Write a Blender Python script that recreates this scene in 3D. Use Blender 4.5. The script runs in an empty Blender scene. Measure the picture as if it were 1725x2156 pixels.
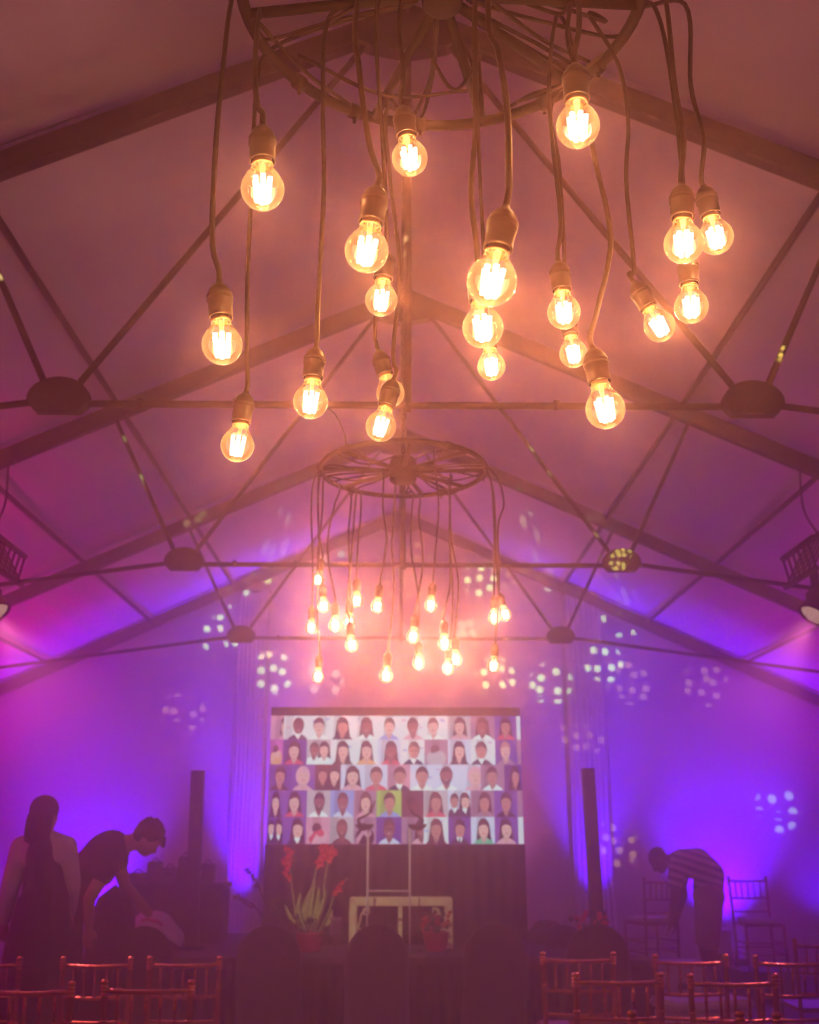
import bpy, bmesh, math, random
from mathutils import Vector, Matrix, noise
random.seed(11)
R = math.radians
SC = bpy.context.scene
COL = SC.collection

# ------------------------------------------------------------------ camera
FPX = 2200.0
TH = math.atan(685 / FPX)
YAW = math.atan(28.5 * math.cos(TH) / FPX)
CAMP = Vector((0, 0, 1.6))
cd = bpy.data.cameras.new('camera'); cam = bpy.data.objects.new('camera', cd); COL.objects.link(cam)
cam.location = CAMP
cam.rotation_euler = (R(90) + TH, 0, -YAW)
cd.sensor_fit = 'VERTICAL'; cd.sensor_height = 36.0; cd.lens = 36.0 * FPX / 2156
cd.clip_start = 0.05; cd.clip_end = 100
cd.dof.use_dof = True; cd.dof.focus_distance = 1.9; cd.dof.aperture_fstop = 6.3
SC.camera = cam
# ------------------------------------------------------------------ world, exposure, render settings
W_ = bpy.data.worlds.new('world'); SC.world = W_; W_.use_nodes = True
nt = W_.node_tree; nt.nodes.clear()
wo = nt.nodes.new('ShaderNodeOutputWorld'); bg = nt.nodes.new('ShaderNodeBackground')
bg.inputs[0].default_value = (0.0, 0.0, 0.0, 1); bg.inputs[1].default_value = 0
nt.links.new(bg.outputs[0], wo.inputs[0])
# stage haze: a fine part that scatters wide and a coarser, strongly forward scattering part (the halos round the bulbs)
av = nt.nodes.new('ShaderNodeAddShader')
for k, (col, dens, g) in enumerate((((1, 0.22, 0.90, 1), 0.046, 0.76), ((1, 0.90, 0.5, 1), 0.048, 0.945))):
    vs = nt.nodes.new('ShaderNodeVolumeScatter')
    vs.inputs['Color'].default_value = col; vs.inputs['Density'].default_value = dens; vs.inputs['Anisotropy'].default_value = g
    nt.links.new(vs.outputs[0], av.inputs[k])
nt.links.new(av.outputs[0], wo.inputs['Volume'])
SC.view_settings.view_transform = 'Standard'; SC.view_settings.look = 'None'
SC.view_settings.exposure = 0.0; SC.view_settings.gamma = 1.0
SC.view_settings.use_curve_mapping = False
cy = SC.cycles
cy.use_denoising = True
try: cy.denoiser = 'OPENIMAGEDENOISE'
except Exception: pass
cy.use_adaptive_sampling = True; cy.adaptive_threshold = 0.03
cy.use_light_tree = True
cy.max_bounces = 4; cy.diffuse_bounces = 2; cy.glossy_bounces = 2; cy.transmission_bounces = 2
cy.volume_bounces = 1; cy.transparent_max_bounces = 12
cy.sample_clamp_indirect = 3.0; cy.sample_clamp_direct = 0
cy.caustics_reflective = False; cy.caustics_refractive = False

VIOLET = (0.12, 0.0, 1.0)
def light(name, kind, loc, target=None, energy=10, color=(1, 1, 1), size=0.02, spot=None, blend=0.5, parent=None):
    d = bpy.data.lights.new(name, kind); d.energy = energy; d.color = color
    if kind in ('POINT', 'SPOT'): d.shadow_soft_size = size
    if kind == 'SPOT': d.spot_size = R(spot); d.spot_blend = blend
    if kind == 'AREA': d.size = size
    o = bpy.data.objects.new(name, d); COL.objects.link(o); o.location = loc
    if target is not None:
        o.rotation_euler = (Vector(target) - Vector(loc)).to_track_quat('-Z', 'Y').to_euler()
    if parent is not None: o.parent = parent
    return o
# energies, all in one place
BULB_W = 6.4
BULB_FAR_W = 15.0
BULB_C = (1.0, 0.35, 0.095)
UPL_BACK = 420.0
SIDE_FILL = 500.0
MOVER_W = 850.0
AMB_W = 30.0
# added unseen lamps along the side walls, a magenta wash for walls and roof
for sx in (-1, 1):
    for y in (-1.0, 3.0, 7.5, 11.5):
        light('side_fill_lamp', 'SPOT', (sx * 5.45, y, 0.25), (sx * 5.75, y + 0.1, 2.6), SIDE_FILL * (1.7 if sx < 0 else 0.75) * (1.7 if y > 7 else 0.5 if y < 2 else 0.9), (1.0, 0.0, 0.26) if sx < 0 else (0.9, 0.0, 0.5), 0.08, 95, 0.8)
# added warm fill spot without a fixture, brightening the flowers and the gold stand
light('stage_fill_spot', 'SPOT', (-0.9, 7.4, 3.9), (-0.35, 10.5, 1.15), 520, (1.0, 0.55, 0.35), 0.05, 34, 0.9)
# ------------------------------------------------------------------ pixel helpers (each thing gets its own real distance)
_f = Vector((math.sin(YAW) * math.cos(TH), math.cos(YAW) * math.cos(TH), math.sin(TH)))
_r = Vector((math.cos(YAW), -math.sin(YAW), 0)); _u = _r.cross(_f)
def ray(x, y): return _f + _r * ((x - 862.5) / FPX) - _u * ((y - 1078) / FPX)
def at(x, y, Y):
    d = ray(x, y); return CAMP + d * (Y / d.y)
def atd(x, y, zc): return CAMP + ray(x, y) * zc
def atz(x, y, z):
    d = ray(x, y); return CAMP + d * ((z - 1.6) / d.z)
# ------------------------------------------------------------------ materials
MATS = {}
def mat(name, col, rough=0.6, metal=0.0, var=0.12, scale=8.0, bump=0.15, bscale=40.0, dist=0.003, spec=0.5, sheen=0, kind='noise', coat=0):
    if name in MATS: return MATS[name]
    m = bpy.data.materials.new(name); m.use_nodes = True; t = m.node_tree; b = t.nodes['Principled BSDF']
    b.inputs['Roughness'].default_value = rough; b.inputs['Metallic'].default_value = metal
    b.inputs['Specular IOR Level'].default_value = spec
    if sheen: b.inputs['Sheen Weight'].default_value = sheen
    if coat: b.inputs['Coat Weight'].default_value = coat
    tc = t.nodes.new('ShaderNodeTexCoord')
    n = t.nodes.new('ShaderNodeTexNoise'); n.inputs['Scale'].default_value = scale; n.inputs['Detail'].default_value = 2
    t.links.new(tc.outputs['Object'], n.inputs['Vector'])
    r = t.nodes.new('ShaderNodeValToRGB')
    r.color_ramp.elements[0].color = tuple(c * (1 - var) for c in col) + (1,)
    r.color_ramp.elements[1].color = tuple(min(1, c * (1 + var)) for c in col) + (1,)
    r.color_ramp.elements[0].position = 0.3; r.color_ramp.elements[1].position = 0.7
    t.links.new(n.outputs['Fac'], r.inputs[0]); t.links.new(r.outputs[0], b.inputs['Base Color'])
    if bump:
        bp = t.nodes.new('ShaderNodeBump'); bp.inputs['Strength'].default_value = bump; bp.inputs['Distance'].default_value = dist
        if kind == 'wave':
            n2 = t.nodes.new('ShaderNodeTexWave'); n2.inputs['Scale'].default_value = bscale; n2.inputs['Distortion'].default_value = 4
            n2.inputs['Detail'].default_value = 1; t.links.new(n2.outputs['Fac'], bp.inputs['Height'])
        else:
            n2 = t.nodes.new('ShaderNodeTexNoise'); n2.inputs['Scale'].default_value = bscale; n2.inputs['Detail'].default_value = 2
            t.links.new(n2.outputs['Fac'], bp.inputs['Height'])
        t.links.new(tc.outputs['Object'], n2.inputs['Vector']); t.links.new(bp.outputs[0], b.inputs['Normal'])
    MATS[name] = m
    return m
def emat(name, col, strength, sampling='NONE'):
    m = bpy.data.materials.new(name); m.use_nodes = True; t = m.node_tree; t.nodes.clear()
    o = t.nodes.new('ShaderNodeOutputMaterial'); e = t.nodes.new('ShaderNodeEmission')
    e.inputs[0].default_value = tuple(col) + (1,); e.inputs[1].default_value = strength
    t.links.new(e.outputs[0], o.inputs[0])
    m.cycles.emission_sampling = sampling
    return m
def glass_mat(name, tint=(1, 1, 1), haze=0.05, ior=1.45):
    m = bpy.data.materials.new(name); m.use_nodes = True; t = m.node_tree; t.nodes.clear()
    o = t.nodes.new('ShaderNodeOutputMaterial')
    tr = t.nodes.new('ShaderNodeBsdfTransparent'); tr.inputs[0].default_value = tuple(tint) + (1,)
    gl = t.nodes.new('ShaderNodeBsdfGlossy'); gl.inputs['Roughness'].default_value = 0.04
    fr = t.nodes.new('ShaderNodeFresnel'); fr.inputs[0].default_value = ior
    mx = t.nodes.new('ShaderNodeMixShader')
    t.links.new(fr.outputs[0], mx.inputs[0]); t.links.new(tr.outputs[0], mx.inputs[1]); t.links.new(gl.outputs[0], mx.inputs[2])
    tl = t.nodes.new('ShaderNodeBsdfTranslucent'); tl.inputs[0].default_value = (1, 0.93, 0.85, 1)
    lw = t.nodes.new('ShaderNodeLayerWeight'); lw.inputs[0].default_value = 0.35
    mr = t.nodes.new('ShaderNodeMapRange'); mr.inputs['From Min'].default_value = 0; mr.inputs['From Max'].default_value = 1
    mr.inputs['To Min'].default_value = haze; mr.inputs['To Max'].default_value = haze * 4.0
    t.links.new(lw.outputs['Facing'], mr.inputs['Value'])
    m2 = t.nodes.new('ShaderNodeMixShader')
    t.links.new(mr.outputs[0], m2.inputs[0]); t.links.new(mx.outputs[0], m2.inputs[1]); t.links.new(tl.outputs[0], m2.inputs[2])
    t.links.new(m2.outputs[0], o.inputs[0])
    return m
M_roof = mat('roof_fabric', (0.64, 0.52, 0.64), 0.55, var=0.06, scale=1.2, bump=0.5, bscale=1.1, dist=0.03, kind='wave')
M_wall = mat('wall_fabric', (0.58, 0.55, 0.56), 0.6, var=0.08, scale=0.9, bump=0.5, bscale=0.8, dist=0.03)
M_alu = mat('truss_metal', (0.035, 0.028, 0.028), 0.7, 0.0, spec=0.15, var=0.1, scale=5, bump=0.05)
M_floor = mat('floor_carpet', (0.10, 0.09, 0.10), 0.55, var=0.25, scale=2.0, bump=0.3, bscale=120)
M_black = mat('black_metal', (0.006, 0.005, 0.004), 0.6, 0.0, spec=0.2, var=0.3, scale=30, bump=0.1, bscale=90)
M_rubber = mat('black_cable', (0.008, 0.005, 0.003), 0.5, 0, spec=0.3, var=0.3, scale=30, bump=0.1, bscale=150, dist=0.001)
M_bake = mat('black_bakelite', (0.006, 0.004, 0.002), 0.36, 0, spec=0.3, var=0.3, scale=40, bump=0.08, bscale=90, dist=0.001)
M_brass = mat('brass_cap', (0.75, 0.5, 0.2), 0.3, 1.0, var=0.15, scale=30, bump=0.1)
M_glass = glass_mat('bulb_glass', (1, 0.98, 0.95), 0.006)
M_clear = glass_mat('clear_acrylic', (0.95, 0.95, 0.97), 0.06)
M_fil = emat('filament_glow', (1.0, 0.62, 0.25), 34.0)
M_stem = glass_mat('stem_glass', (1, 0.95, 0.85), 0.10)
M_gold = mat('gold_chair_lacquer', (0.40, 0.10, 0.03), 0.25, 0.85, var=0.2, scale=25, bump=0.08, coat=0.3)
M_pad = mat('white_pad', (0.6, 0.58, 0.58), 0.8, var=0.08)
M_cover = mat('black_chair_cover', (0.012, 0.008, 0.01), 0.85, var=0.3, scale=6, bump=0.3, bscale=30, sheen=0.1)
M_skirt = mat('black_stage_skirt', (0.014, 0.01, 0.014), 0.85, var=0.3, bump=0.3, bscale=30)
M_deck = mat('stage_deck_carpet', (0.04, 0.03, 0.035), 0.85, var=0.3, bump=0.3, bscale=90)
M_post = mat('dark_post', (0.03, 0.024, 0.028), 0.7, var=0.3, bump=0.2)
M_goldleaf = mat('pale_gold_frame', (0.9, 0.74, 0.5), 0.5, 0.1, var=0.2, scale=20)
M_red = mat('red_petals', (0.98, 0.03, 0.02), 0.5, var=0.3, scale=30)
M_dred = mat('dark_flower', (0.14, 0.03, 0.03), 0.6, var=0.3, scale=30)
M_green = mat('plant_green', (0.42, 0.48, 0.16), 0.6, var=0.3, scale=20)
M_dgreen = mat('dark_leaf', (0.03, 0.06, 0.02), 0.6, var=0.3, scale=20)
M_redpot = mat('red_pot_wrap', (0.5, 0.02, 0.04), 0.4, var=0.2)
M_cloth = mat('white_cloth', (0.6, 0.55, 0.55), 0.8, var=0.1, bump=0.4, bscale=12, dist=0.01)
M_cool = mat('white_plastic', (0.7, 0.7, 0.72), 0.4, var=0.05)
M_frost = mat('frosted_acrylic', (0.75, 0.72, 0.75), 0.3, var=0.05, bump=0.02)
M_crate = mat('grey_crate', (0.12, 0.11, 0.13), 0.6, var=0.15)
M_skin = mat('skin_light', (0.46, 0.26, 0.19), 0.6, var=0.08)
M_skind = mat('skin_dark', (0.09, 0.045, 0.03), 0.55, var=0.08)
M_hair = mat('dark_hair', (0.012, 0.007, 0.006), 0.9, spec=0.1, var=0.4, scale=60, bump=0.4, bscale=90)
M_shirtw = mat('white_blouse', (0.5, 0.46, 0.48), 0.8, var=0.08, bump=0.4, bscale=18, dist=0.01)
M_dark = mat('black_garment', (0.018, 0.012, 0.018), 0.85, var=0.3, bump=0.4, bscale=18, dist=0.01)
M_navy = mat('dark_trousers', (0.03, 0.025, 0.045), 0.85, var=0.3, bump=0.4, bscale=18, dist=0.01)
M_khaki = mat('light_shorts', (0.32, 0.22, 0.2), 0.85, var=0.1, bump=0.3, bscale=20)
def stripes(name, a, b, scale, axis_rot):
    m = bpy.data.materials.new(name); m.use_nodes = True; t = m.node_tree; p = t.nodes['Principled BSDF']; p.inputs['Roughness'].default_value = 0.8
    tc = t.nodes.new('ShaderNodeTexCoord'); mp = t.nodes.new('ShaderNodeMapping'); mp.inputs['Rotation'].default_value = axis_rot
    w = t.nodes.new('ShaderNodeTexWave'); w.inputs['Scale'].default_value = scale; w.inputs['Distortion'].default_value = 0.6
    r = t.nodes.new('ShaderNodeValToRGB'); r.color_ramp.interpolation = 'CONSTANT'
    r.color_ramp.elements[0].color = a + (1,); r.color_ramp.elements[1].color = b + (1,); r.color_ramp.elements[1].position = 0.45
    t.links.new(tc.outputs['Object'], mp.inputs[0]); t.links.new(mp.outputs[0], w.inputs[0]); t.links.new(w.outputs['Fac'], r.inputs[0]); t.links.new(r.outputs[0], p.inputs['Base Color'])
    return m
M_stripe = stripes('striped_jersey', (0.10, 0.09, 0.14), (0.55, 0.5, 0.5), 4.2, (0, R(72), 0))
# ------------------------------------------------------------------ mesh helpers
RS = 1.0   # build of a figure, relative to the radii given
class MB:
    def __init__(s): s.v = []; s.f = []; s.sm = []
    def add(s, vs, fs, smooth=False):
        n = len(s.v); s.v += [tuple(v) for v in vs]; s.f += [tuple(i + n for i in f) for f in fs]; s.sm += [smooth] * len(fs); return s
    def box(s, c, size, rot=None, bev=0.0):
        hx, hy, hz = [a / 2 for a in size]
        if bev <= 0:
            P = [Vector((sx * hx, sy * hy, sz * hz)) for sx in (-1, 1) for sy in (-1, 1) for sz in (-1, 1)]
            F = [(0, 1, 3, 2), (4, 6, 7, 5), (0, 4, 5, 1), (2, 3, 7, 6), (0, 2, 6, 4), (1, 5, 7, 3)]
        else:
            bm = bmesh.new(); bmesh.ops.create_cube(bm, size=1); bmesh.ops.scale(bm, vec=size, verts=bm.verts)
            bmesh.ops.bevel(bm, geom=bm.edges[:], offset=bev, segments=2, affect='EDGES')
            bm.verts.index_update(); P = [v.co.copy() for v in bm.verts]; F = [tuple(v.index for v in f.verts) for f in bm.faces]; bm.free()
        if rot is not None: P = [rot @ p for p in P]
        return s.add([p + Vector(c) for p in P], F)
    def tube(s, pts, r, n=8, caps=True, closed=False):
        pts = [Vector(p) for p in pts]; N = len(pts)
        rs = r if isinstance(r, (list, tuple)) else [r] * N
        V = []; up = None
        for i, p in enumerate(pts):
            if closed: t = pts[(i + 1) % N] - pts[i - 1]
            else: t = pts[min(i + 1, N - 1)] - pts[max(i - 1, 0)]
            t.normalize()
            if up is None:
                up = Vector((0, 0, 1)) if abs(t.z) < 0.9 else Vector((1, 0, 0))
            a = (up - t * up.dot(t)).normalized(); b = t.cross(a); up = a
            for k in range(n):
                th = 2 * math.pi * k / n
                V.append(p + (a * math.cos(th) + b * math.sin(th)) * rs[i])
        F = []
        for i in range(N if closed else N - 1):
            j = (i + 1) % N
            for k in range(n): F.append((i * n + k, i * n + (k + 1) % n, j * n + (k + 1) % n, j * n + k))
        if caps and not closed:
            F.append(tuple(reversed(range(n)))); F.append(tuple((N - 1) * n + k for k in range(n)))
        return s.add(V, F, True)
    def lathe(s, prof, n=20, c=(0, 0, 0), mtx=None):
        V = []; F = []
        for (r, z) in prof:
            for k in range(n):
                th = 2 * math.pi * k / n; V.append(Vector((r * math.cos(th), r * math.sin(th), z)))
        for i in range(len(prof) - 1):
            for k in range(n): F.append((i * n + k, i * n + (k + 1) % n, (i + 1) * n + (k + 1) % n, (i + 1) * n + k))
        if mtx is not None: V = [mtx @ v for v in V]
        return s.add([v + Vector(c) for v in V], F, True)
    def prism(s, outline, d0, d1, ax='y'):
        """outline of (x,z) points extruded along y between d0 and d1"""
        n = len(outline)
        V = [Vector((x, d0, z)) for x, z in outline] + [Vector((x, d1, z)) for x, z in outline]
        F = [tuple(range(n)), tuple(reversed(range(n, 2 * n)))] + [(i, (i + 1) % n + 0, (i + 1) % n + n, i + n) for i in range(n)]
        return s.add(V, F)
    def ell(s, c, rad, rot=None, nu=16, nv=10):
        rad = tuple(q * RS for q in rad)
        V = []; F = []
        for j in range(nv + 1):
            ph = math.pi * j / nv
            for i in range(nu):
                th = 2 * math.pi * i / nu
                V.append(Vector((rad[0] * math.sin(ph) * math.cos(th), rad[1] * math.sin(ph) * math.sin(th), rad[2] * math.cos(ph))))
        for j in range(nv):
            for i in range(nu): F.append((j * nu + i, (j + 1) * nu + i, (j + 1) * nu + (i + 1) % nu, j * nu + (i + 1) % nu))
        if rot is not None: V = [rot @ v for v in V]
        return s.add([v + Vector(c) for v in V], F, True)
    def cap(s, a, ra, b, rb, n=14):
        """tapered capsule"""
        ra *= RS; rb *= RS
        a = Vector(a); b = Vector(b); t = (b - a); L = t.length; t.normalize()
        pts = []; rs = []
        for k in range(4): an = R(90 - k * 24); pts.append(a - t * ra * math.sin(an)); rs.append(max(0.001, ra * math.cos(an)))
        pts.append(a); rs.append(ra); pts.append(b); rs.append(rb)
        for k in range(3, -1, -1): an = R(90 - k * 24); pts.append(b + t * rb * math.sin(an)); rs.append(max(0.001, rb * math.cos(an)))
        return s.tube(pts, rs, n)
    def build(s, name, m, parent=None, base=None):
        base = Vector(base) if base is not None else (Vector(parent.get('_b', (0, 0, 0))) if parent is not None else Vector((0, 0, 0)))
        me = bpy.data.meshes.new(name); me.from_pydata([tuple(Vector(v) - base) for v in s.v], [], s.f)
        me.validate(); me.polygons.foreach_set('use_smooth', s.sm[:len(me.polygons)] + [False] * (len(me.polygons) - len(s.sm)))
        if isinstance(m, (list, tuple)):
            for q in m: me.materials.append(q)
        else: me.materials.append(m)
        bm = bmesh.new(); bm.from_mesh(me); bmesh.ops.recalc_face_normals(bm, faces=bm.faces); bm.to_mesh(me); bm.free()
        o = bpy.data.objects.new(name, me); COL.objects.link(o)
        if parent is not None: o.parent = parent
        else: o.location = base
        if parent is not None: o['_b'] = tuple(base)
        return o
def tag(o, label=None, cat=None, group=None, kind=None):
    if label: o['label'] = label
    if cat: o['category'] = cat
    if group: o['group'] = group
    if kind: o['kind'] = kind
    return o
def thing(name, label, cat, loc=(0, 0, 0), group=None, kind=None):
    """an Empty at the thing's base; its parts' vertices are given in world space"""
    o = bpy.data.objects.new(name, None); COL.objects.link(o); o.location = loc; o.empty_display_size = 0.1
    o['_b'] = tuple(loc); return tag(o, label, cat, group, kind)
def local(name, label, cat, loc=(0, 0, 0), rz=0, group=None):
    """an Empty whose parts are given in its own space"""
    o = bpy.data.objects.new(name, None); COL.objects.link(o); o.location = loc; o.rotation_euler = (0, 0, rz)
    o['_b'] = (0, 0, 0); return tag(o, label, cat, group)
def copy_tree(o, parent=None):
    c = o.copy(); COL.objects.link(c); c.parent = parent
    for ch in list(o.children): copy_tree(ch, c)
    return c
def catmull(P, k=6):
    P = [Vector(p) for p in P]
    if len(P) < 3: return P
    Q = [P[0] * 2 - P[1]] + P + [P[-1] * 2 - P[-2]]; out = []
    for i in range(1, len(Q) - 2):
        for j in range(k):
            t = j / k; a, b, c, d = Q[i - 1], Q[i], Q[i + 1], Q[i + 2]
            out.append(0.5 * ((2 * b) + (c - a) * t + (2 * a - 5 * b + 4 * c - d) * t * t + (3 * b - a - 3 * c + d) * t ** 3))
    out.append(P[-1]); return out

# ================================================================== THE TENT
CX = 0.046; APEX = 5.80; SL = 0.46; HALF = 6.0; EAVE = APEX - SL * HALF
TY = [4.52, 7.52, 10.52, 13.52]
def roofz(x): return APEX - SL * abs(x - CX)
# floor
fl = MB().box((0, 6, -0.05), (13, 19, 0.1)).build('floor', M_floor); tag(fl, kind='structure')
def fabric_grid(name, fn, nu, nv, m, parent=None, th=0.01):
    V = [fn(i / nu, j / nv) for j in range(nv + 1) for i in range(nu + 1)]
    F = [(j * (nu + 1) + i, j * (nu + 1) + i + 1, (j + 1) * (nu + 1) + i + 1, (j + 1) * (nu + 1) + i) for j in range(nv) for i in range(nu)]
    b = MB(); b.add(V, F, True); return b.build(name, m, parent)
ceil = thing('ceiling', None, None, (0, 0, 0), kind='structure')
bays = [-4.0, -1.48, 1.52] + TY[:3] + [13.75]
for i in range(len(bays) - 1):
    for sx in (-1, 1):
        y0, y1 = bays[i], bays[i + 1]
        def fn(u, v, y0=y0, y1=y1, sx=sx, i=i):
            x = CX + sx * (HALF + 0.05) * v; y = y0 + (y1 - y0) * u
            sag = 0.05 * math.sin(math.pi * u) * math.sin(math.pi * v) ** 0.6 if 0 < v < 1 else 0
            wr = 0.008 * noise.noise((x * 1.3, y * 4.0, i * 3.1 + sx))
            return (x, y, APEX + 0.09 - SL * abs(x - CX) - sag + wr)
        fabric_grid('roof_panel', fn, 24, 30, M_roof, ceil)
        # welded seam at the middle of the bay and the dotted lacing beside the rafters
        b = MB(); ys = y0 + 0.16
        for k in range(60):
            v = 0.03 + k * 0.0155; x = CX + sx * HALF * v
            b.box((x, ys, APEX + 0.07 - SL * abs(x - CX) - 0.012), (0.022, 0.012, 0.012), Matrix.Rotation(sx * math.atan(SL), 3, 'Y'))
        if i >= 3: b.build('lacing', M_alu, ceil)
for X in (-2.16, 2.21, -3.22, 3.3, -4.45, 4.5, 0.046):
    MB().tube([(X, -3.9, roofz(X) - 0.0), (X, 13.6, roofz(X) - 0.0)], 0.022, 8).build('purlin', M_alu, ceil)
# walls: sheets of fabric with shallow pleats
def wall_sheet(name, a, b, top, pleat, amp=0.03, nz=14, nx=150):
    a = Vector(a); b = Vector(b); d = (b - a).normalized(); nrm = Vector((-d.y, d.x, 0)); L = (b - a).length
    def fn(u, v):
        p = a + (b - a) * u; z = top(p) * v
        w = amp * noise.noise((u * L * pleat, v * 1.2, 3.3)) + 0.012 * noise.noise((u * L * 0.8, v * 9, 1.3))
        return (p.x + nrm.x * w, p.y + nrm.y * w, z)
    o = fabric_grid(name, fn, nx, nz, M_wall); tag(o, kind='structure'); return o
wall_sheet('wall_back', (-6.0, 13.62, 0), (6.1, 13.62, 0), lambda p: roofz(p.x) + 0.05, 1.5, 0.05, 30, 200)
wall_sheet('wall_front', (-6.0, -3.95, 0), (6.1, -3.95, 0), lambda p: roofz(p.x) + 0.05, 1.5)
wall_sheet('wall_left', (-5.97, -4, 0), (-5.97, 13.7, 0), lambda p: EAVE + 0.12, 1.2)
wall_sheet('wall_right', (6.06, -4, 0), (6.06, 13.7, 0), lambda p: EAVE + 0.12, 1.2)
# trusses
def bar(a, b, r, name, parent, m=M_alu, n=8): return MB().tube([a, b], r, n).build(name, m, parent)
TL = ['nearest roof truss, its dark half-round plates level with the near bulbs', 'second roof truss, behind the far chandelier, tie bar crossing its cords',
      'third roof truss with small plates, just above the screen', 'farthest roof frame, standing against the violet end wall']
for k, y in enumerate(TY):
    t = thing('roof_truss', TL[k], 'roof truss', (CX, y, 0), 'roof trusses along the tent')
    for sx in (-1, 1):
        # rafter: rectangular profile
        a = Vector((CX, y, APEX - 0.04)); b = Vector((CX + sx * HALF, y, EAVE - 0.04)); c = (a + b) / 2
        rot = Matrix.Rotation(sx * math.atan(SL), 3, 'Y')
        MB().box(c, ((b - a).length, 0.075, 0.13), rot, 0.008).build('rafter', M_alu, t)
        MB().box((CX + sx * (HALF - 0.05), y, EAVE / 2 - 0.05), (0.12, 0.09, EAVE - 0.1), None, 0.008).build('leg', M_alu, t)
        if k == 3: continue
        N = Vector((CX + sx * 1.625, y, 3.57))
        # gusset: half disc with clipped lower corners
        w, h = 0.143, 0.105
        out = []
        for q in range(15):
            an = math.pi * q / 14; out.append((N.x + w * math.cos(an), N.z - 0.02 + h * math.sin(an)))
        out += [(N.x - w * 0.97, N.z - 0.045), (N.x - w * 0.72, N.z - 0.085), (N.x + w * 0.72, N.z - 0.085), (N.x + w * 0.97, N.z - 0.045)]
        MB().prism(out, y - 0.03, y + 0.03).build('gusset_plate', M_alu, t)
        bar(N + Vector((sx * 0.08, 0, 0.07)), (CX + sx * 2.24, y, 4.72), 0.016, 'strut', t)
        bar(N + Vector((-sx * 0.09, 0, 0.07)), (CX + sx * 0.22, y, 5.58), 0.017, 'strut', t)
        bar(N + Vector((sx * 0.10, 0, -0.03)), (CX + sx * 5.9, y, 2.97), 0.017, 'tie_bar', t)
    if k < 3:
        bar((CX - 1.56, y, 3.53), (CX + 1.56, y, 3.53), 0.018, 'tie_bar', t)
        bar((CX + 0.0, y, 3.50), (CX + 0.0, y, 5.65), 0.02, 'king_post', t)
        b = MB()
        for X in (-1.25, -0.8, 0.7): b.tube([(CX + X - 0.012, y, 3.535), (CX + X + 0.012, y, 3.535)], 0.026, 8)
        b.build('clamp', M_alu, t)
    # ridge plate
    out = [(CX - 0.3, APEX - 0.20), (CX, APEX - 0.06), (CX + 0.3, APEX - 0.20), (CX + 0.2, APEX - 0.25), (CX, APEX - 0.29), (CX - 0.2, APEX - 0.25)]
    MB().prism(out, y - 0.042, y + 0.042).build('ridge_plate', M_alu, t)

# ================================================================== PENDANT BULBS
def socket_profile():
    return [(0.0045, 0.012), (0.007, 0.006), (0.012, 0.002), (0.0165, -0.005), (0.0185, -0.011), (0.0195, -0.013), (0.0195, -0.016), (0.0182, -0.0175),
            (0.0195, -0.019), (0.0195, -0.022), (0.018, -0.0235), (0.0178, -0.046), (0.0183, -0.049), (0.0160, -0.050), (0.0150, -0.045)]
def bulb_profile():
    P = [(0.0125, -0.044), (0.0135, -0.053), (0.0150, -0.060)]
    P += [(0.0185, -0.067), (0.0235, -0.074)]
    c = -0.0935; r = 0.030
    for k in range(0, 13):
        an = R(42 - k * 11); P.append((r * math.cos(an), c + r * math.sin(an))) if an > R(-90) else None
    P.append((0.0005, c - r)); return P
ME = {}
def proto(name, b, m):
    me = bpy.data.meshes.new(name); me.from_pydata([tuple(v) for v in b.v], [], b.f); me.materials.append(m)
    for p in me.polygons: p.use_smooth = True
    bm = bmesh.new(); bm.from_mesh(me); bmesh.ops.remove_doubles(bm, verts=bm.verts, dist=1e-5); bmesh.ops.recalc_face_normals(bm, faces=bm.faces); bm.to_mesh(me); bm.free()
    return me
SOCK = MB().lathe(socket_profile(), 22); ME['lamp_socket'] = proto('lamp_socket', SOCK, M_bake)
ME['light_bulb'] = proto('light_bulb', MB().lathe(bulb_profile(), 26), M_glass)
ME['bulb_cap'] = proto('bulb_cap', MB().lathe([(0.0128, -0.040), (0.0132, -0.051), (0.0148, -0.0535), (0.0150, -0.0555), (0.0135, -0.057)], 22), M_brass)
b = MB()
for k in range(6):
    an = k * math.pi / 3 + 0.2
    b.tube([(0.0115 * math.cos(an), 0.0115 * math.sin(an), -0.078), (0.0085 * math.cos(an), 0.0085 * math.sin(an), -0.111)], 0.0036, 6)
ME['filament'] = proto('filament', b, M_fil)
b = MB().tube([(0, 0, -0.052), (0, 0, -0.070), (0, 0, -0.076)], [0.0055, 0.003, 0.0035], 8)
b.tube([(0, 0, -0.076), (0, 0, -0.108)], 0.0008, 5)
ME['glass_stem'] = proto('glass_stem', b, M_stem)
LBULB = bpy.data.lights.new('bulb_lamp', 'POINT'); LBULB.energy = BULB_W; LBULB.color = BULB_C; LBULB.shadow_soft_size = 0.006
LFAR = bpy.data.lights.new('bulb_lamp_far', 'POINT'); LFAR.energy = BULB_FAR_W; LFAR.color = (1.0, 0.32, 0.15); LFAR.shadow_soft_size = 0.006
def pendant(parent, top, axis, cord, rad, lampdata):
    """one pendant: the cord is the part, socket, bulb, cap, stem and filament are its sub-parts"""
    base = Vector(parent['_b'])
    c = MB().tube(cord, rad, 7).build('pendant_cord', M_rubber, parent)
    rot = (-Vector(axis)).to_track_quat('Z', 'Y')
    for nm in ('lamp_socket', 'light_bulb', 'bulb_cap', 'glass_stem', 'filament'):
        o = bpy.data.objects.new(nm, ME[nm]); COL.objects.link(o); o.parent = c
        o.location = Vector(top) - base; o.rotation_mode = 'QUATERNION'; o.rotation_quaternion = rot
    l = bpy.data.objects.new('bulb_lamp', lampdata); COL.objects.link(l); l.parent = c
    l.location = Vector(top) - base + rot @ Vector((0, 0, -0.094))
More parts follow.
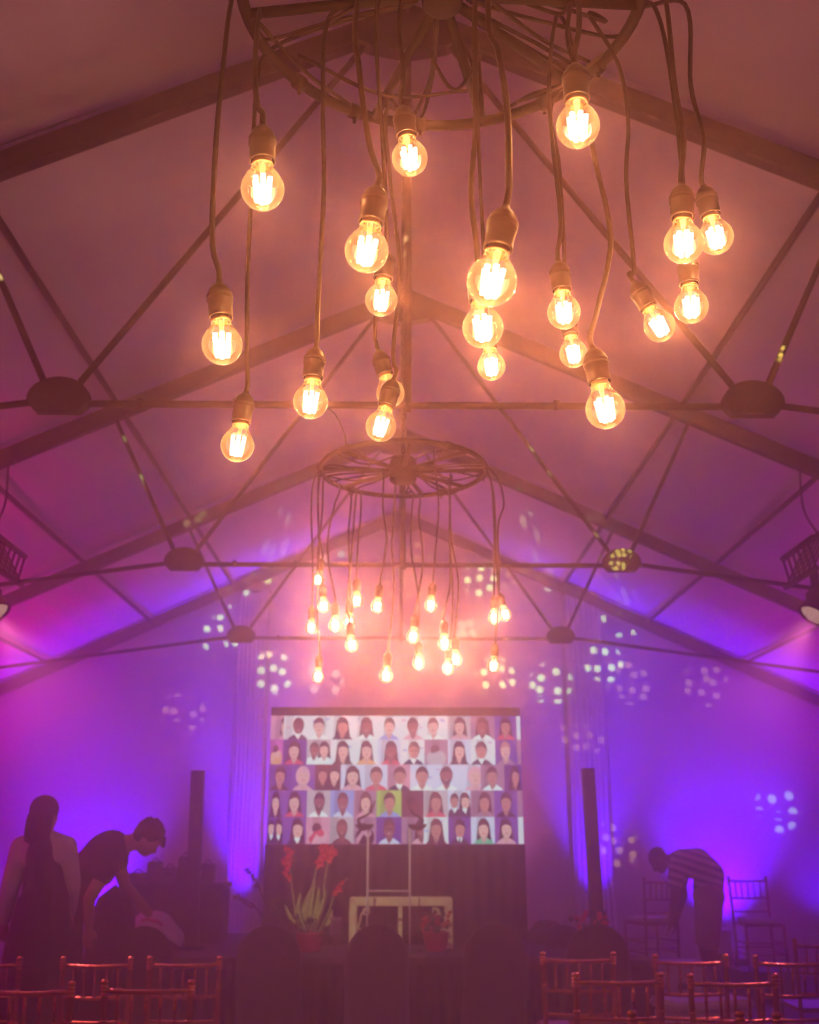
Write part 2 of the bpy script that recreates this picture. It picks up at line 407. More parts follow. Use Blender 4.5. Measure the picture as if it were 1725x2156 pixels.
def chandelier(label, C0, RR, angs, drum, pend, cr, lampdata, swags, tape):
    C0 = Vector(C0)
    t = thing('ring_chandelier', label, 'chandelier', C0, 'industrial ring chandeliers')
    rp = [C0 + Vector((RR * math.cos(a), RR * math.sin(a), 0)) for a in [2 * math.pi * k / 64 for k in range(64)]]
    MB().tube(rp, 0.0125, 10, closed=True).build('ring', M_black, t)
    # cable ties round the ring
    for a in tape:
        b = MB(); p = C0 + Vector((RR * math.cos(a), RR * math.sin(a), 0)); d = Vector((-math.sin(a), math.cos(a), 0))
        b.tube([p - d * 0.012, p + d * 0.012], 0.0175, 8)
        b.box(p + Vector((0, 0, -0.02)), (0.008, 0.008, 0.02)); b.build('cable_tie', M_rubber, t)
    for a in angs:
        MB().tube([C0 + Vector((0.05 * math.cos(a), 0.05 * math.sin(a), 0.0)), C0 + Vector((RR * math.cos(a), RR * math.sin(a), 0))], 0.011, 8).build('spoke', M_black, t)
    MB().lathe([(0.001, -drum[1] * .6), (drum[0] * .9, -drum[1] * .6), (drum[0], -drum[1] * .5), (drum[0], drum[1] * .45), (drum[0] * .9, drum[1] * .6), (0.001, drum[1] * .6)], 24, C0).build('hub', M_black, t)
    # chain up to the ridge
    hook = C0 + Vector((0, 0, drum[1] * .6)); topz = 5.55
    k = 0; z = hook.z
    b = MB()
    while z < topz:
        L = [Vector((0.009 * math.sin(q * math.pi / 4) * (1 if k % 2 else 0), 0.009 * math.sin(q * math.pi / 4) * (0 if k % 2 else 1), 0.019 * math.cos(q * math.pi / 4))) + Vector((hook.x, hook.y, z + 0.019)) for q in range(8)]
        b.tube(L, 0.0028, 5, closed=True); z += 0.030; k += 1
    b.build('chain', M_alu, t)
    for (a0, a1, r0, r1, sag) in swags:
        p = C0 + Vector((r0 * math.cos(a0), r0 * math.sin(a0), 0.005)); q = C0 + Vector((r1 * math.cos(a1), r1 * math.sin(a1), 0.005))
        m = (p + q) / 2 + Vector((0, 0, -sag)); MB().tube(catmull([p, m, q], 10), 0.0045, 6).build('loose_cable', M_rubber, t)
    for (glass, sock, zc, way, end) in pend:
        G = atd(glass[0], glass[1], zc)
        S = atd(sock[0], sock[1], zc)
        # place the socket at the true length above the glass centre, leaning as seen
        ax = (G - S); ax.y = 0; ax.normalize()
        ax = (ax + Vector((0, 0, -1)) * 0.0).normalized()
        S = G - ax * 0.0935
        pts = [S + (-ax) * 0.006, S + (-ax) * 0.03]
        yy = S.y
        E = C0 + Vector((end[0] * RR, end[1] * RR, 0.012))
        for i, (wx, wy) in enumerate(way):
            s_ = (i + 1) / (len(way) + 1)
            pts.append(at(wx, wy, yy + (E.y - yy) * (s_ ** 2) * 0.9))
        if (pts[-1] - E).length > 0.03: pts.append(E)
        inner = C0 + (E - C0) * 0.15 + Vector((0, 0, 0.0)); mid = C0 + (E - C0) * 0.6 + Vector((random.uniform(-.02, .02), random.uniform(-.02, .02), 0.012)); mid.z = C0.z + 0.012
        pts += [mid, inner]
        pendant(t, S, ax, catmull(pts, 7), cr, lampdata)
    return t
# near chandelier: (glass centre px, socket top px, depth, cord way points px, place on the ring in ring radii)
def D(d): return 132.0 / d
near = [
 ((553, 398), (549, 292), D(92), [(541, 215), (537, 130), (548, 20)], (-0.93, 0.35)),
 ((863, 333), (853, 243), D(76), [(849, 150), (843, 20)], (-0.1, -0.3)),
 ((1217, 266), (1219, 130), D(92), [(1219, 60), (1217, 0)], (0.6, -0.2)),
 ((772, 528), (789, 395), D(93), [(777, 300), (757, 150), (752, 10)], (-0.25, -0.9)),
 ((803, 632), (808, 560), D(69), [(813, 440), (806, 300), (793, 20)], (-0.2, 0.0)),
 ((1036, 592), (1061, 456), D(106), [(1072, 370), (1068, 230), (1050, 110), (1028, 10)], (0.2, -0.95)),
 ((1017, 690), (1013, 600), D(87), [(1002, 500), (992, 400), (1002, 250), (1000, 20)], (0.15, -0.7)),
 ((1035, 772), (1030, 700), D(60), [(1018, 520), (1010, 350), (1003, 180), (998, 20)], (0.28, 0.95)),
 ((1188, 658), (1184, 570), D(71), [(1180, 450), (1156, 200), (1175, 30)], (0.75, 0.5)),
 ((1208, 745), (1200, 660), D(60), [(1188, 520), (1178, 350), (1160, 225)], (0.75, 0.62)),
 ((1275, 862), (1261, 752), D(84), [(1258, 650), (1286, 500), (1252, 330), (1222, 180), (1195, 80), (1200, 10)], (0.6, 0.15)),
 ((1389, 687), (1353, 603), D(67), [(1335, 560), (1319, 380), (1323, 250), (1300, 130), (1240, 30)], (0.85, 0.2)),
 ((1440, 513), (1446, 382), D(84), [(1440, 290), (1420, 170), (1404, 10)], (1.0, -0.25)),
 ((1508, 500), (1495, 390), D(73), [(1482, 290), (1455, 180), (1443, 10)], (0.98, 0.1)),
 ((1456, 646), (1457, 560), D(72), [(1442, 430), (1425, 250), (1395, 60), (1360, 5)], (0.95, 0.3)),
 ((468, 726), (459, 624), D(86), [(447, 500), (455, 300), (470, 140), (486, 10)], (-1.0, 0.0)),
 ((654, 846), (661, 740), D(74), [(670, 630), (682, 400), (680, 230), (686, 60)], (-0.5, 0.12)),
 ((500, 938), (509, 850), D(71), [(520, 740), (522, 560), (530, 400), (541, 180)], (-0.9, 0.42)),
 ((822, 828), (807, 768), D(60), [(790, 690), (800, 500), (812, 300), (820, 210)], (-0.15, 0.98)),
 ((802, 898), (822, 815), D(65), [(828, 740), (841, 560), (822, 380), (815, 230)], (-0.1, 0.99)),
]
sw1 = [(R(150), R(75), 0.36, 0.30, 0.06), (R(100), R(62), 0.16, 0.20, 0.10), (R(170), R(120), 0.40, 0.40, 0.02), (R(60), R(25), 0.38, 0.40, 0.02), (R(10), R(30), 0.1, 0.4, 0.02), (R(200), R(160), 0.1, 0.42, 0.03), (R(70), R(40), 0.41, 0.41, -0.02)]
chandelier('large black ring chandelier nearest the camera, cut by the top edge of the photo', (0.088, 1.72, 3.24), 0.41,
           [R(a) for a in (3, 40, 74, 111, 172, 215, 270, 320)], (0.042, 0.045), near, 0.0045, LBULB, sw1, [R(a) for a in (30, 95, 118, 140, 52)])
Z5 = 3.317
far0 = [(233, 1130, 252, 995, [(240, 800), (232, 560)], (-.98, 0)), (272, 1315, 262, 1185, [(240, 1040), (238, 800), (232, 560), (245, 400)], (-.97, .2)),
        (185, 1465, 187, 1340, [(195, 1000), (185, 640), (205, 430)], (-.98, .1)), (352, 1450, 350, 1330, [(305, 1000), (305, 800), (350, 600), (385, 490)], (-.85, .5)),
        (447, 1430, 450, 1340, [(452, 1000), (445, 800), (465, 560)], (-.7, .7)), (468, 1588, 453, 1445, [(435, 1300), (470, 900), (492, 600), (500, 510)], (-.65, .75)),
        (502, 1278, 500, 1118, [(510, 900), (528, 700), (530, 520)], (-.6, .8)), (647, 1318, 662, 1165, [(712, 850), (685, 620), (690, 380)], (-.3, .3)),
        (232, 1808, 238, 1660, [(228, 1400), (228, 1000), (262, 650), (268, 420)], (-.95, .3)), (707, 1803, 720, 1645, [(762, 1200), (748, 900), (765, 600), (772, 420)], (-.15, .3)),
        (895, 1528, 908, 1400, [(965, 1000), (938, 700), (945, 560)], (.15, .98)), (935, 1713, 935, 1590, [(935, 1250), (885, 950), (885, 700), (895, 520)], (.05, .99)),
        (1020, 1308, 1035, 1155, [(1055, 900), (1075, 600), (1050, 380), (1040, 240)], (.35, -.6)), (1115, 1578, 1113, 1440, [(1155, 1150), (1150, 800), (1150, 560)], (.55, .82)),
        (1142, 1748, 1150, 1630, [(1175, 1300), (1158, 900), (1155, 600), (1155, 400)], (.6, .4)), (1195, 1688, 1193, 1550, [(1213, 1150), (1165, 850), (1150, 560)], (.57, .8)),
        (1463, 1398, 1465, 1255, [(1465, 900), (1455, 600), (1440, 450), (1400, 370)], (.95, .1)), (1540, 1373, 1512, 1255, [(1478, 1000), (1470, 700), (1450, 480), (1395, 340)], (.93, -.1)),
        (1457, 1733, 1470, 1605, [(1495, 1150), (1490, 760), (1530, 600), (1490, 430), (1400, 330)], (.92, -.2))]
FD = [5.0, 4.75, 4.9, 4.6, 4.8, 4.5, 4.7, 4.6, 4.9, 4.4, 4.7, 5.0, 4.6, 4.5, 4.9, 4.7, 4.8, 4.9, 4.7]
zp = lambda x, y: (600 + x / Z5, 880 + y / Z5)
farp = [(zp(g0, g1), zp(s0, s1), FD[i] * 0.98, [zp(*q) for q in w], e) for i, (g0, g1, s0, s1, w, e) in enumerate(far0)]
sw2 = [(R(a0), R(a1), r0, r1, s) for a0, a1, r0, r1, s in ((200, 235, .05, .4, .03), (330, 300, .1, .41, .04), (20, 50, .06, .41, .04), (140, 165, .1, .41, .03), (345, 15, .15, .4, .0), (45, 10, .2, .4, .02), (260, 215, .2, .41, .05), (60, 35, .3, .41, .05), (300, 330, .3, .41, -.02))]
far_ch = chandelier('smaller looking ring chandelier hanging farther back above the screen', (0.029, 4.95, 3.36), 0.415,
           [R(a) for a in (0, 38, 75, 140, 182, 222, 275, 318)], (0.068, 0.10), farp, 0.0045, LFAR, sw2, [R(a) for a in (185, 130, 60, 10, 300, 230)])
# feed cable from the nearest truss to the far ring
MB().tube(catmull([at(640, 850, 4.5), at(695, 862, 4.55), at(722, 905, 4.62), at(730, 940, 4.66)], 8), 0.0035, 6).build('feed_cable', M_rubber, far_ch)

# ================================================================== MOVING LIGHTS ON TRUSS 2
def mover(label, sx, px, py, lensx, lensy):
    Y = 7.35
    c = at(px, py, Y)
    t = thing('stage_light', label, 'stage light', c, 'stage lights clamped to the second truss')
    # short piece of lattice truss that carries the light
    L = 0.62; s = 0.24
    for (dx, dz) in ((0, 0.16), (0, -0.06), (0.16 * sx, 0.26)):
        b = MB().tube([c + Vector((dx - sx * 0.02, -0.30, dz)), c + Vector((dx - sx * 0.02, 0.30, dz))], 0.022, 8); b.build('truss_tube', M_black, t)
    b = MB()
    for k in range(6):
        y0 = -0.3 + k * 0.1; y1 = y0 + 0.1
        b.tube([c + Vector((-sx * .02, y0, -.06)), c + Vector((-sx * .02, y1, .16))], 0.009, 6)
        b.tube([c + Vector((-sx * .02, y0, .16)), c + Vector((.14 * sx, y1, .26))], 0.009, 6)
        b.tube([c + Vector((-sx * .02, y1, -.06)), c + Vector((.14 * sx, y0, .26))], 0.009, 6)
    b.build('lattice', M_black, t)
    MB().box(c + Vector((sx * .06, -.05, -.10)), (0.05, 0.06, 0.16), None, 0.01).build('clamp', M_black, t)
    # yoke and head
    H = at(lensx, lensy, Y - 0.15) + Vector((sx * 0.10, 0, 0.16))
    MB().box(c + Vector((sx * .12, -.08, -.20)), (0.24, 0.18, 0.09), None, 0.02).build('base', M_black, t)
    for q in (-1, 1):
        MB().box(H + Vector((0, q * 0.13, 0.06)), (0.05, 0.02, 0.24), None, 0.008).build('yoke_arm', M_black, t)
    aim = Vector((-sx * 0.62, -0.15, -0.75)).normalized()
    rot = aim.to_track_quat('Z', 'Y').to_matrix()
    MB().lathe([(0.001, -0.16), (0.06, -0.155), (0.10, -0.12), (0.115, -0.02), (0.11, 0.06), (0.115, 0.13), (0.118, 0.15), (0.10, 0.155), (0.10, 0.13)], 24, H, rot).build('lamp_head', M_black, t)
    lens = MB().lathe([(0.001, 0.14), (0.05, 0.142), (0.10, 0.135)], 24, H, rot).build('lens', M_lens, t)
    p = H + aim * 0.19 - Vector(t['_b'])
    l = light('stage_lamp', 'SPOT', (0, 0, 0), None, MOVER_W, (1.0, 0.25, 0.55), 0.05, 62, 0.9); l.parent = t; l.location = p
    l.rotation_euler = aim.to_track_quat('-Z', 'Y').to_euler()
    MB().tube(catmull([c + Vector((sx * .15, 0, 0.26)), c + Vector((sx * .08, 0.05, 0.5)), c + Vector((sx * 0.12, .1, 0.95))], 8), 0.008, 6).build('power_cable', M_rubber, t)
    return t
def lens_mat():
    m = emat('lit_lens', (1.0, 0.42, 0.33), 0.85); t = m.node_tree
    v = t.nodes.new('ShaderNodeTexVoronoi'); v.inputs['Scale'].default_value = 60
    r = t.nodes.new('ShaderNodeValToRGB'); r.color_ramp.elements[0].color = (1, 0.55, 0.4, 1); r.color_ramp.elements[1].color = (0.55, 0.2, 0.2, 1); r.color_ramp.elements[1].position = 0.7
    tc = t.nodes.new('ShaderNodeTexCoord'); t.links.new(tc.outputs['Object'], v.inputs['Vector']); t.links.new(v.outputs['Distance'], r.inputs[0])
    e = [n for n in t.nodes if n.type == 'EMISSION'][0]; t.links.new(r.outputs[0], e.inputs[0]); return m
M_lens = lens_mat()
mover('stage light hung at the right edge, its pink lens facing down and left', 1, 1690, 1200, 1712, 1312)
mover('stage light hung at the left edge, only its lens rim in view', -1, 12, 1195, -8, 1308)

# ================================================================== GOBO LIGHTS: pattern projectors behind the camera
def gobo(src, P, col, energy, scale, seed, ang=2.3):
    """a narrow projector; its pattern plate is a cell texture in the beam's own angles"""
    d = bpy.data.lights.new('pattern_projector_lamp', 'SPOT'); d.energy = energy; d.color = col; d.spot_size = R(ang); d.spot_blend = 0.35; d.shadow_soft_size = 0.012
    d.use_nodes = True; t = d.node_tree
    e = [n for n in t.nodes if n.type == 'EMISSION'][0]
    g = t.nodes.new('ShaderNodeNewGeometry'); D_ = (Vector(P) - Vector(src)).normalized(); q = D_.to_track_quat('-Z', 'Y')
    X_ = q @ Vector((1, 0, 0)); Y_ = q @ Vector((0, 1, 0)); dots = []
    for ax in (X_, Y_, D_):
        m = t.nodes.new('ShaderNodeVectorMath'); m.operation = 'DOT_PRODUCT'; t.links.new(g.outputs['Incoming'], m.inputs[0]); m.inputs[1].default_value = ax; dots.append(m)
    cb = t.nodes.new('ShaderNodeCombineXYZ')
    for k in (0, 1):
        m = t.nodes.new('ShaderNodeMath'); m.operation = 'DIVIDE'; t.links.new(dots[k].outputs['Value'], m.inputs[0]); t.links.new(dots[2].outputs['Value'], m.inputs[1])
        m2 = t.nodes.new('ShaderNodeMath'); m2.operation = 'ADD'; t.links.new(m.outputs[0], m2.inputs[0]); m2.inputs[1].default_value = seed * 0.37 + k * 1.7; t.links.new(m2.outputs[0], cb.inputs[k])
    v = t.nodes.new('ShaderNodeTexVoronoi'); v.voronoi_dimensions = '2D'; v.inputs['Scale'].default_value = scale; v.inputs['Randomness'].default_value = 0.6
    t.links.new(cb.outputs[0], v.inputs['Vector'])
    mr = t.nodes.new('ShaderNodeMapRange'); mr.inputs['From Min'].default_value = 0.32; mr.inputs['From Max'].default_value = 0.20; mr.clamp = True
    t.links.new(v.outputs['Distance'], mr.inputs['Value']); t.links.new(mr.outputs[0], e.inputs['Strength'])
    o = bpy.data.objects.new('pattern_projector_lamp', d); COL.objects.link(o); o.location = src; o.rotation_mode = 'QUATERNION'; o.rotation_quaternion = q
def surf(px, py):
    d = ray(px, py); best = 13.55 / d.y
    for s in (-1, 1):
        den = d.z + SL * s * d.x
        if den > 1e-6:
            tt = (APEX + SL * s * CX - 1.6) / den
            if 0 < tt < best: best = tt
    return CAMP + d * best
gob = [(480, 1225, 0), (575, 1158, 0), (465, 1335, 0), (575, 1415, 0), (695, 1152, 1), (1018, 1215, 0), (1118, 1142, 0), (1205, 1168, 1), (1310, 1295, 0), (1270, 1392, 0), (1160, 1437, 0),
       (1045, 1425, 0), (975, 1320, 1), (680, 1425, 1), (872, 1180, 2), (845, 1240, 2), (760, 1330, 2), (385, 1500, 2), (1225, 1548, 2), (1640, 1700, 1), (1325, 1435, 2), (1300, 1775, 2), (1485, 1440, 2), (1075, 1205, 2)]
GK = (((1.0, 0.55, 0.22), 80000, 84), ((1.0, 0.5, 0.35), 36000, 76), ((1.0, 0.20, 0.06), 40000, 95))
for i, (px, py, k) in enumerate(gob):
    src = Vector((2.0 if i % 2 else -1.7, -1.2, 4.3))
    gobo(src, surf(px, py), GK[k][0], GK[k][1], GK[k][2], i + 1)
gobo((2.0, -1.2, 4.3), (CX + 1.625, 7.5, 3.57), (1.0, 0.5, 0.1), 200000, 170, 31, 1.5)

# ================================================================== UPLIGHTS ON THE END WALL
def drape(label, px0, px1, Y=13.5, top=4.7):
    x0 = at(px0, 1850, Y).x; x1 = at(px1, 1850, Y).x
    t = thing('drape_column', label, 'drape', ((x0 + x1) / 2, Y, 0), 'white drape columns')
    V = []; n = 60; m = 14
    for j in range(m + 1):
        z = 0.02 + (top - 0.02) * j / m
        for i in range(n + 1):
            u = i / n; x = x0 + (x1 - x0) * u
            y = Y + 0.05 - 0.05 * math.sin(math.pi * u) ** 0.5 + 0.012 * math.sin(u * 46 + 0.6 * math.sin(z * 2)) + 0.01 * noise.noise((u * 6, z * 2.3, px0))
            V.append((x + 0.012 * noise.noise((z * 4, u, 9.1)), y, z + 0.02 * math.sin(u * 9)))
    F = [(j * (n + 1) + i, j * (n + 1) + i + 1, (j + 1) * (n + 1) + i + 1, (j + 1) * (n + 1) + i) for j in range(m) for i in range(n)]
    b = MB(); b.add(V, F, True); b.build('fabric', M_wall, t)
    MB().tube([((x0), Y + .05, top), ((x1), Y + .05, top)], 0.02, 8).build('top_rail', M_alu, t)
    return (x0 + x1) / 2
dl = drape('narrow pleated drape lit violet, left of the screen', 476, 545)
dr = drape('pleated drape lit violet behind the right dark post', 1212, 1296)
def uplight(label, x, y, tgt, energy, ang, col=VIOLET, h=0.0):
    t = thing('led_uplight', label, 'uplight', (x, y, 0), 'violet uplights on the end wall')
    d = (Vector(tgt) - Vector((x, y, 0.16))).normalized(); rot = d.to_track_quat('Z', 'Y').to_matrix()
    c = Vector((x, y, 0.16))
    MB().lathe([(0.001, -0.08), (0.085, -0.08), (0.09, -0.06), (0.09, 0.06), (0.095, 0.065), (0.095, 0.075), (0.08, 0.075), (0.08, 0.05)], 20, c, rot).build('housing', M_black, t)
    MB().lathe([(0.001, 0.055), (0.08, 0.055)], 20, c, rot).build('lens', M_ulens, t)
    b = MB(); b.box((x - .11, y, 0.09), (0.012, 0.04, 0.18)); b.box((x + .11, y, 0.09), (0.012, 0.04, 0.18)); b.box((x, y, 0.008), (0.232, 0.06, 0.016)); b.build('bracket', M_black, t)
    l = light('uplight_lamp', 'SPOT', (0, 0, 0), None, energy, col, 0.05, ang, 1.0); l.parent = t; l.location = c + d * 0.09 - Vector(t['_b'])
    l.rotation_euler = d.to_track_quat('-Z', 'Y').to_euler()
M_ulens = emat('violet_lens', (0.35, 0.05, 1.0), 2.0)
uplight('violet uplight at the foot of the drape left of the screen', dl, 13.0, (dl, 13.42, 2.0), UPL_BACK * 6, 44)
uplight('violet uplight at the foot of the drape right of the screen', dr, 13.0, (dr, 13.42, 2.0), UPL_BACK * 4, 44)
xl = at(180, 1800, 13.3).x; xr = at(1530, 1800, 13.3).x
uplight('violet uplight behind the standing person on the left', xl, 13.05, (xl, 13.5, 1.7), UPL_BACK * 3.6, 78)
uplight('violet uplight behind the bending man on the right', xr, 13.05, (xr, 13.5, 1.7), UPL_BACK * 4.4, 78)
uplight('violet uplight near the right corner of the end wall', 5.3, 13.0, (5.3, 13.5, 1.7), UPL_BACK * 0.5, 80)
uplight('violet uplight near the left corner of the end wall', -5.2, 13.0, (-5.2, 13.5, 1.7), UPL_BACK * 0.5, 80)

for X in (-0.6, 0.65):  # added pair, out of sight, to lift the dark wall around the screen
    uplight('added magenta fill lamp hidden behind the %s half of the screen' % ('left' if X < 0 else 'right'), X, 12.75, (X * 1.25, 13.5, 3.6), 420, 92, (1.0, 0.12, 0.5))

# ================================================================== STAGE
SH = 0.6; SX0, SX1 = -3.3, 2.12; SY0, SY1 = 9.85, 12.3
st = thing('stage', 'low black stage across the back, its skirt hanging to the floor', 'stage', (-0.5, 11, 0))
MB().box(((SX0 + SX1) / 2, (SY0 + SY1) / 2, SH - 0.03), (SX1 - SX0, SY1 - SY0, 0.06), None, 0.01).build('deck', M_deck, st)
V = []; n = 420
for j in range(5):
    z = (SH - 0.06) * (1 - j / 4) + 0.005
    for i in range(n + 1):
        u = i / n; x = SX0 + (SX1 - SX0) * u
        V.append((x, SY0 + 0.02 - 0.02 * (0.4 + j / 4) * math.sin(u * 300), z))
F = [(j * (n + 1) + i, (j + 1) * (n + 1) + i, (j + 1) * (n + 1) + i + 1, j * (n + 1) + i + 1) for j in range(4) for i in range(n)]
b = MB(); b.add(V, F, True); b.build('skirt', M_skirt, st)
MB().box((SX1 - 0.03, (SY0 + SY1) / 2, SH / 2 - 0.03), (0.03, SY1 - SY0 - .05, SH - 0.06)).build('side_skirt', M_skirt, st)
MB().box((SX0 + 0.03, (SY0 + SY1) / 2, SH / 2 - 0.03), (0.03, SY1 - SY0 - .05, SH - 0.06)).build('side_skirt', M_skirt, st)
for x in (-2.5, -1, 0.5, 1.9):
    for y in (SY0 + .12, SY1 - .12): MB().tube([(x, y, 0), (x, y, SH - .06)], 0.025, 8).build('leg', M_alu, st)

# ------------------------------------------------------------------ LED screen with its mosaic of portraits
SY = 11.0
TLc, TRc, BLc, BRc = at(570, 1507, SY), at(1095, 1507, SY), at(561, 1777, SY), at(1104, 1777, SY)
sx0 = (TLc.x + BLc.x) / 2; sx1 = (TRc.x + BRc.x) / 2; sz1 = (TLc.z + TRc.z) / 2; sz0 = (BLc.z + BRc.z) / 2
SWd = sx1 - sx0; SHt = sz1 - sz0
scr = thing('led_screen', 'wide LED screen showing five rows of portrait photos, black masking below it', 'screen', ((sx0 + sx1) / 2, SY, SH), None)
MB().box(((sx0 + sx1) / 2, SY + 0.07, (sz0 + sz1) / 2), (SWd, 0.12, SHt), None, 0.006).build('cabinet', M_black, scr)
MB().box(((sx0 + sx1) / 2, SY + 0.05, sz1 + 0.045), (SWd, 0.10, 0.085), None, 0.006).build('header_bar', M_black, scr)
V = []; n = 200
for j in range(4):
    z = SH + (sz0 - SH - 0.002) * (1 - j / 3)
    for i in range(n + 1):
        u = i / n; V.append((sx0 - 0.01 + (SWd + 0.02) * u, SY + 0.01 - 0.010 * math.sin(u * 120), z))
F = [(j * (n + 1) + i, (j + 1) * (n + 1) + i, (j + 1) * (n + 1) + i + 1, j * (n + 1) + i + 1) for j in range(3) for i in range(n)]
b = MB(); b.add(V, F, True); b.build('masking_drape', M_skirt, scr)
for x in (sx0 + .1, sx1 - .1): MB().tube([(x, SY + .2, SH), (x, SY + .2, sz1)], 0.025, 8).build('support_leg', M_alu, scr)
# picture: flat print, built as coloured polygons in thin layers (u right, v down, both in screen fractions)
PV, PF, PC = [], [], []
def pcol(c): return tuple(x ** 2.2 for x in c)
def poly(pts, c, layer):
    n = len(PV)
    for (u, v) in pts: PV.append((sx0 + SWd * min(1, max(0, u)), SY + 0.008 - 0.0006 * layer, sz1 - SHt * min(1, max(0, v))))
    PF.append(tuple(range(n, n + len(pts)))); PC.append(pcol(c))
def clampx(pts, a, b_, t_, bt): return [(min(b_, max(a, u)), min(bt, max(t_, v))) for u, v in pts]
def blob(cx, cyy, rx, ry, n=18, p=2.0, a0=0, a1=360):
    out = []
    for k in range(n):
        an = R(a0 + (a1 - a0) * k / (n if a1 - a0 >= 360 else n - 1)); c, s = math.cos(an), math.sin(an)
        out.append((cx + rx * math.copysign(abs(c) ** (2 / p), c), cyy + ry * math.copysign(abs(s) ** (2 / p), s)))
    return out
WHT = (.93, .86, .93); LIL = (.85, .80, .95); PUR = (.48, .28, .66); VIO = (.40, .22, .60); MAU = (.68, .45, .60); BRN = (.40, .18, .28); GRY = (.78, .66, .74); PNK = (.88, .55, .68); MAG = (.82, .35, .72)
S1 = (.95, .66, .66); S2 = (.80, .48, .48); S3 = (.62, .32, .36); S4 = (.45, .22, .28)
K = (.22, .10, .20); KB = (.28, .14, .22); BR = (.38, .17, .24)
TW = (.96, .92, .97); TN = (.18, .13, .30); TR = (.90, .28, .40); TP = (.93, .62, .72); TO = (.95, .62, .40); TG = (.30, .70, .58); TB = (.55, .58, .88)
# style: s short hair, l long hair, h head scarf, b bearded, p pair, o object
r1 = [(0, S1, BR, PNK, 'l', PNK, 0.5), (1, S4, K, TN, 's', WHT, 0.1), (2, S1, BR, TW, 's', WHT, 0.0), (3, S2, KB, KB, 'l', WHT, 0), (4, S3, BR, TW, 'l', WHT, 0), (5, S1, K, TB, 's', WHT, 0), (6, S3, K, TP, 's', WHT, 0),
      (7, S1, BR, TW, 's', WHT, -.1), (8, S1, BR, TP, 'l', GRY, 0), (9, S3, BR, TW, 'l', MAU, 0), (10, S2, BR, TR, 'l', PUR, 0)]
r2 = [(0, S1, BR, TO, 'o', MAG, 0), (1, S1, K, TR, 'l', VIO, 0), (2, S3, K, TW, 'p', GRY, 0), (3, S1, K, KB, 'l', WHT, 0), (4, S1, BR, TO, 'l', WHT, 0), (5, S3, K, TR, 'l', LIL, 0.1), (6, S2, KB, TN, 'g', WHT, 0), (7, GRY, BRN, GRY, 'o', MAU, 0),
      (8, S1, K, KB, 'l', LIL, 0), (9, S2, KB, TN, 's', WHT, -.1), (10, S1, S2, MAU, 's', PUR, 0)]
r3 = [(0, S2, K, KB, 's', VIO, 0), (1, S1, TP, TP, 'h', PUR, 0), (2, S2, K, K, 'p', BRN, 0), (3, S1, K, TP, 'l', LIL, 0.05), (4, S2, KB, TR, 's', LIL, 0.05), (5, S2, BR, TN, 's', PNK, 0), (6, S2, K, TW, 's', LIL, 0), (7, S3, K, TW, 'b', LIL, 0), (8, S1, TP, TP, 'h', LIL, .3),
      (9, S2, BR, TW, 's', MAU, 0), (10, S2, K, KB, 'l', VIO, .1)]
r4 = [(0, S1, K, KB, 'l', PUR, 0), (1, S1, K, TR, 'l', PUR, 0), (2, S3, K, TW, 'b', GRY, 0), (3, S3, KB, LIL, 's', TB, 0), (4, S1, KB, PNK, 'l', MAU, 0), (5, S2, K, TB, 's', (.65, .72, .35), 0), (6, BRN, K, BRN, 'o', BRN, 0), (7, S2, BR, TR, 'l', GRY, 0),
      (8, S2, K, TN, 'p', LIL, 0), (9, S2, BR, MAU, 'l', MAU, .1), (10, S2, KB, K, 's', PUR, 0)]
r5 = [(0, S1, K, TN, 'p', VIO, 0), (1, S1, K, TN, 'l', PUR, .15), (2, TR, K, TP, 'o', PNK, 0), (3, S3, BR, BR, 'b', GRY, 0), (4, PNK, K, K, 'o', MAU, 0), (5, S3, BR, LIL, 'g', VIO, 0), (6, S3, BR, TP, 'l', MAU, 0.4), (7, S2, BR, BR, 'l', WHT, 0),
      (8, S2, K, TN, 't', VIO, 0), (9, S1, K, TG, 'l', LIL, 0), (10, S1, K, TP, 'l', PUR, 0)]
vb = [0, .19, .388, .59, .795, 1.0]
us = [[570, 598, 647, 697, 747, 795, 843, 893, 942, 990, 1041, 1087, 1095]] * 2 + [[568, 616, 665, 719, 768, 817, 865, 915, 965, 1013, 1063, 1100, 1100]] + [[562, 596, 645, 695, 745, 793, 846, 893, 945, 993, 1043, 1093, 1103]] * 2
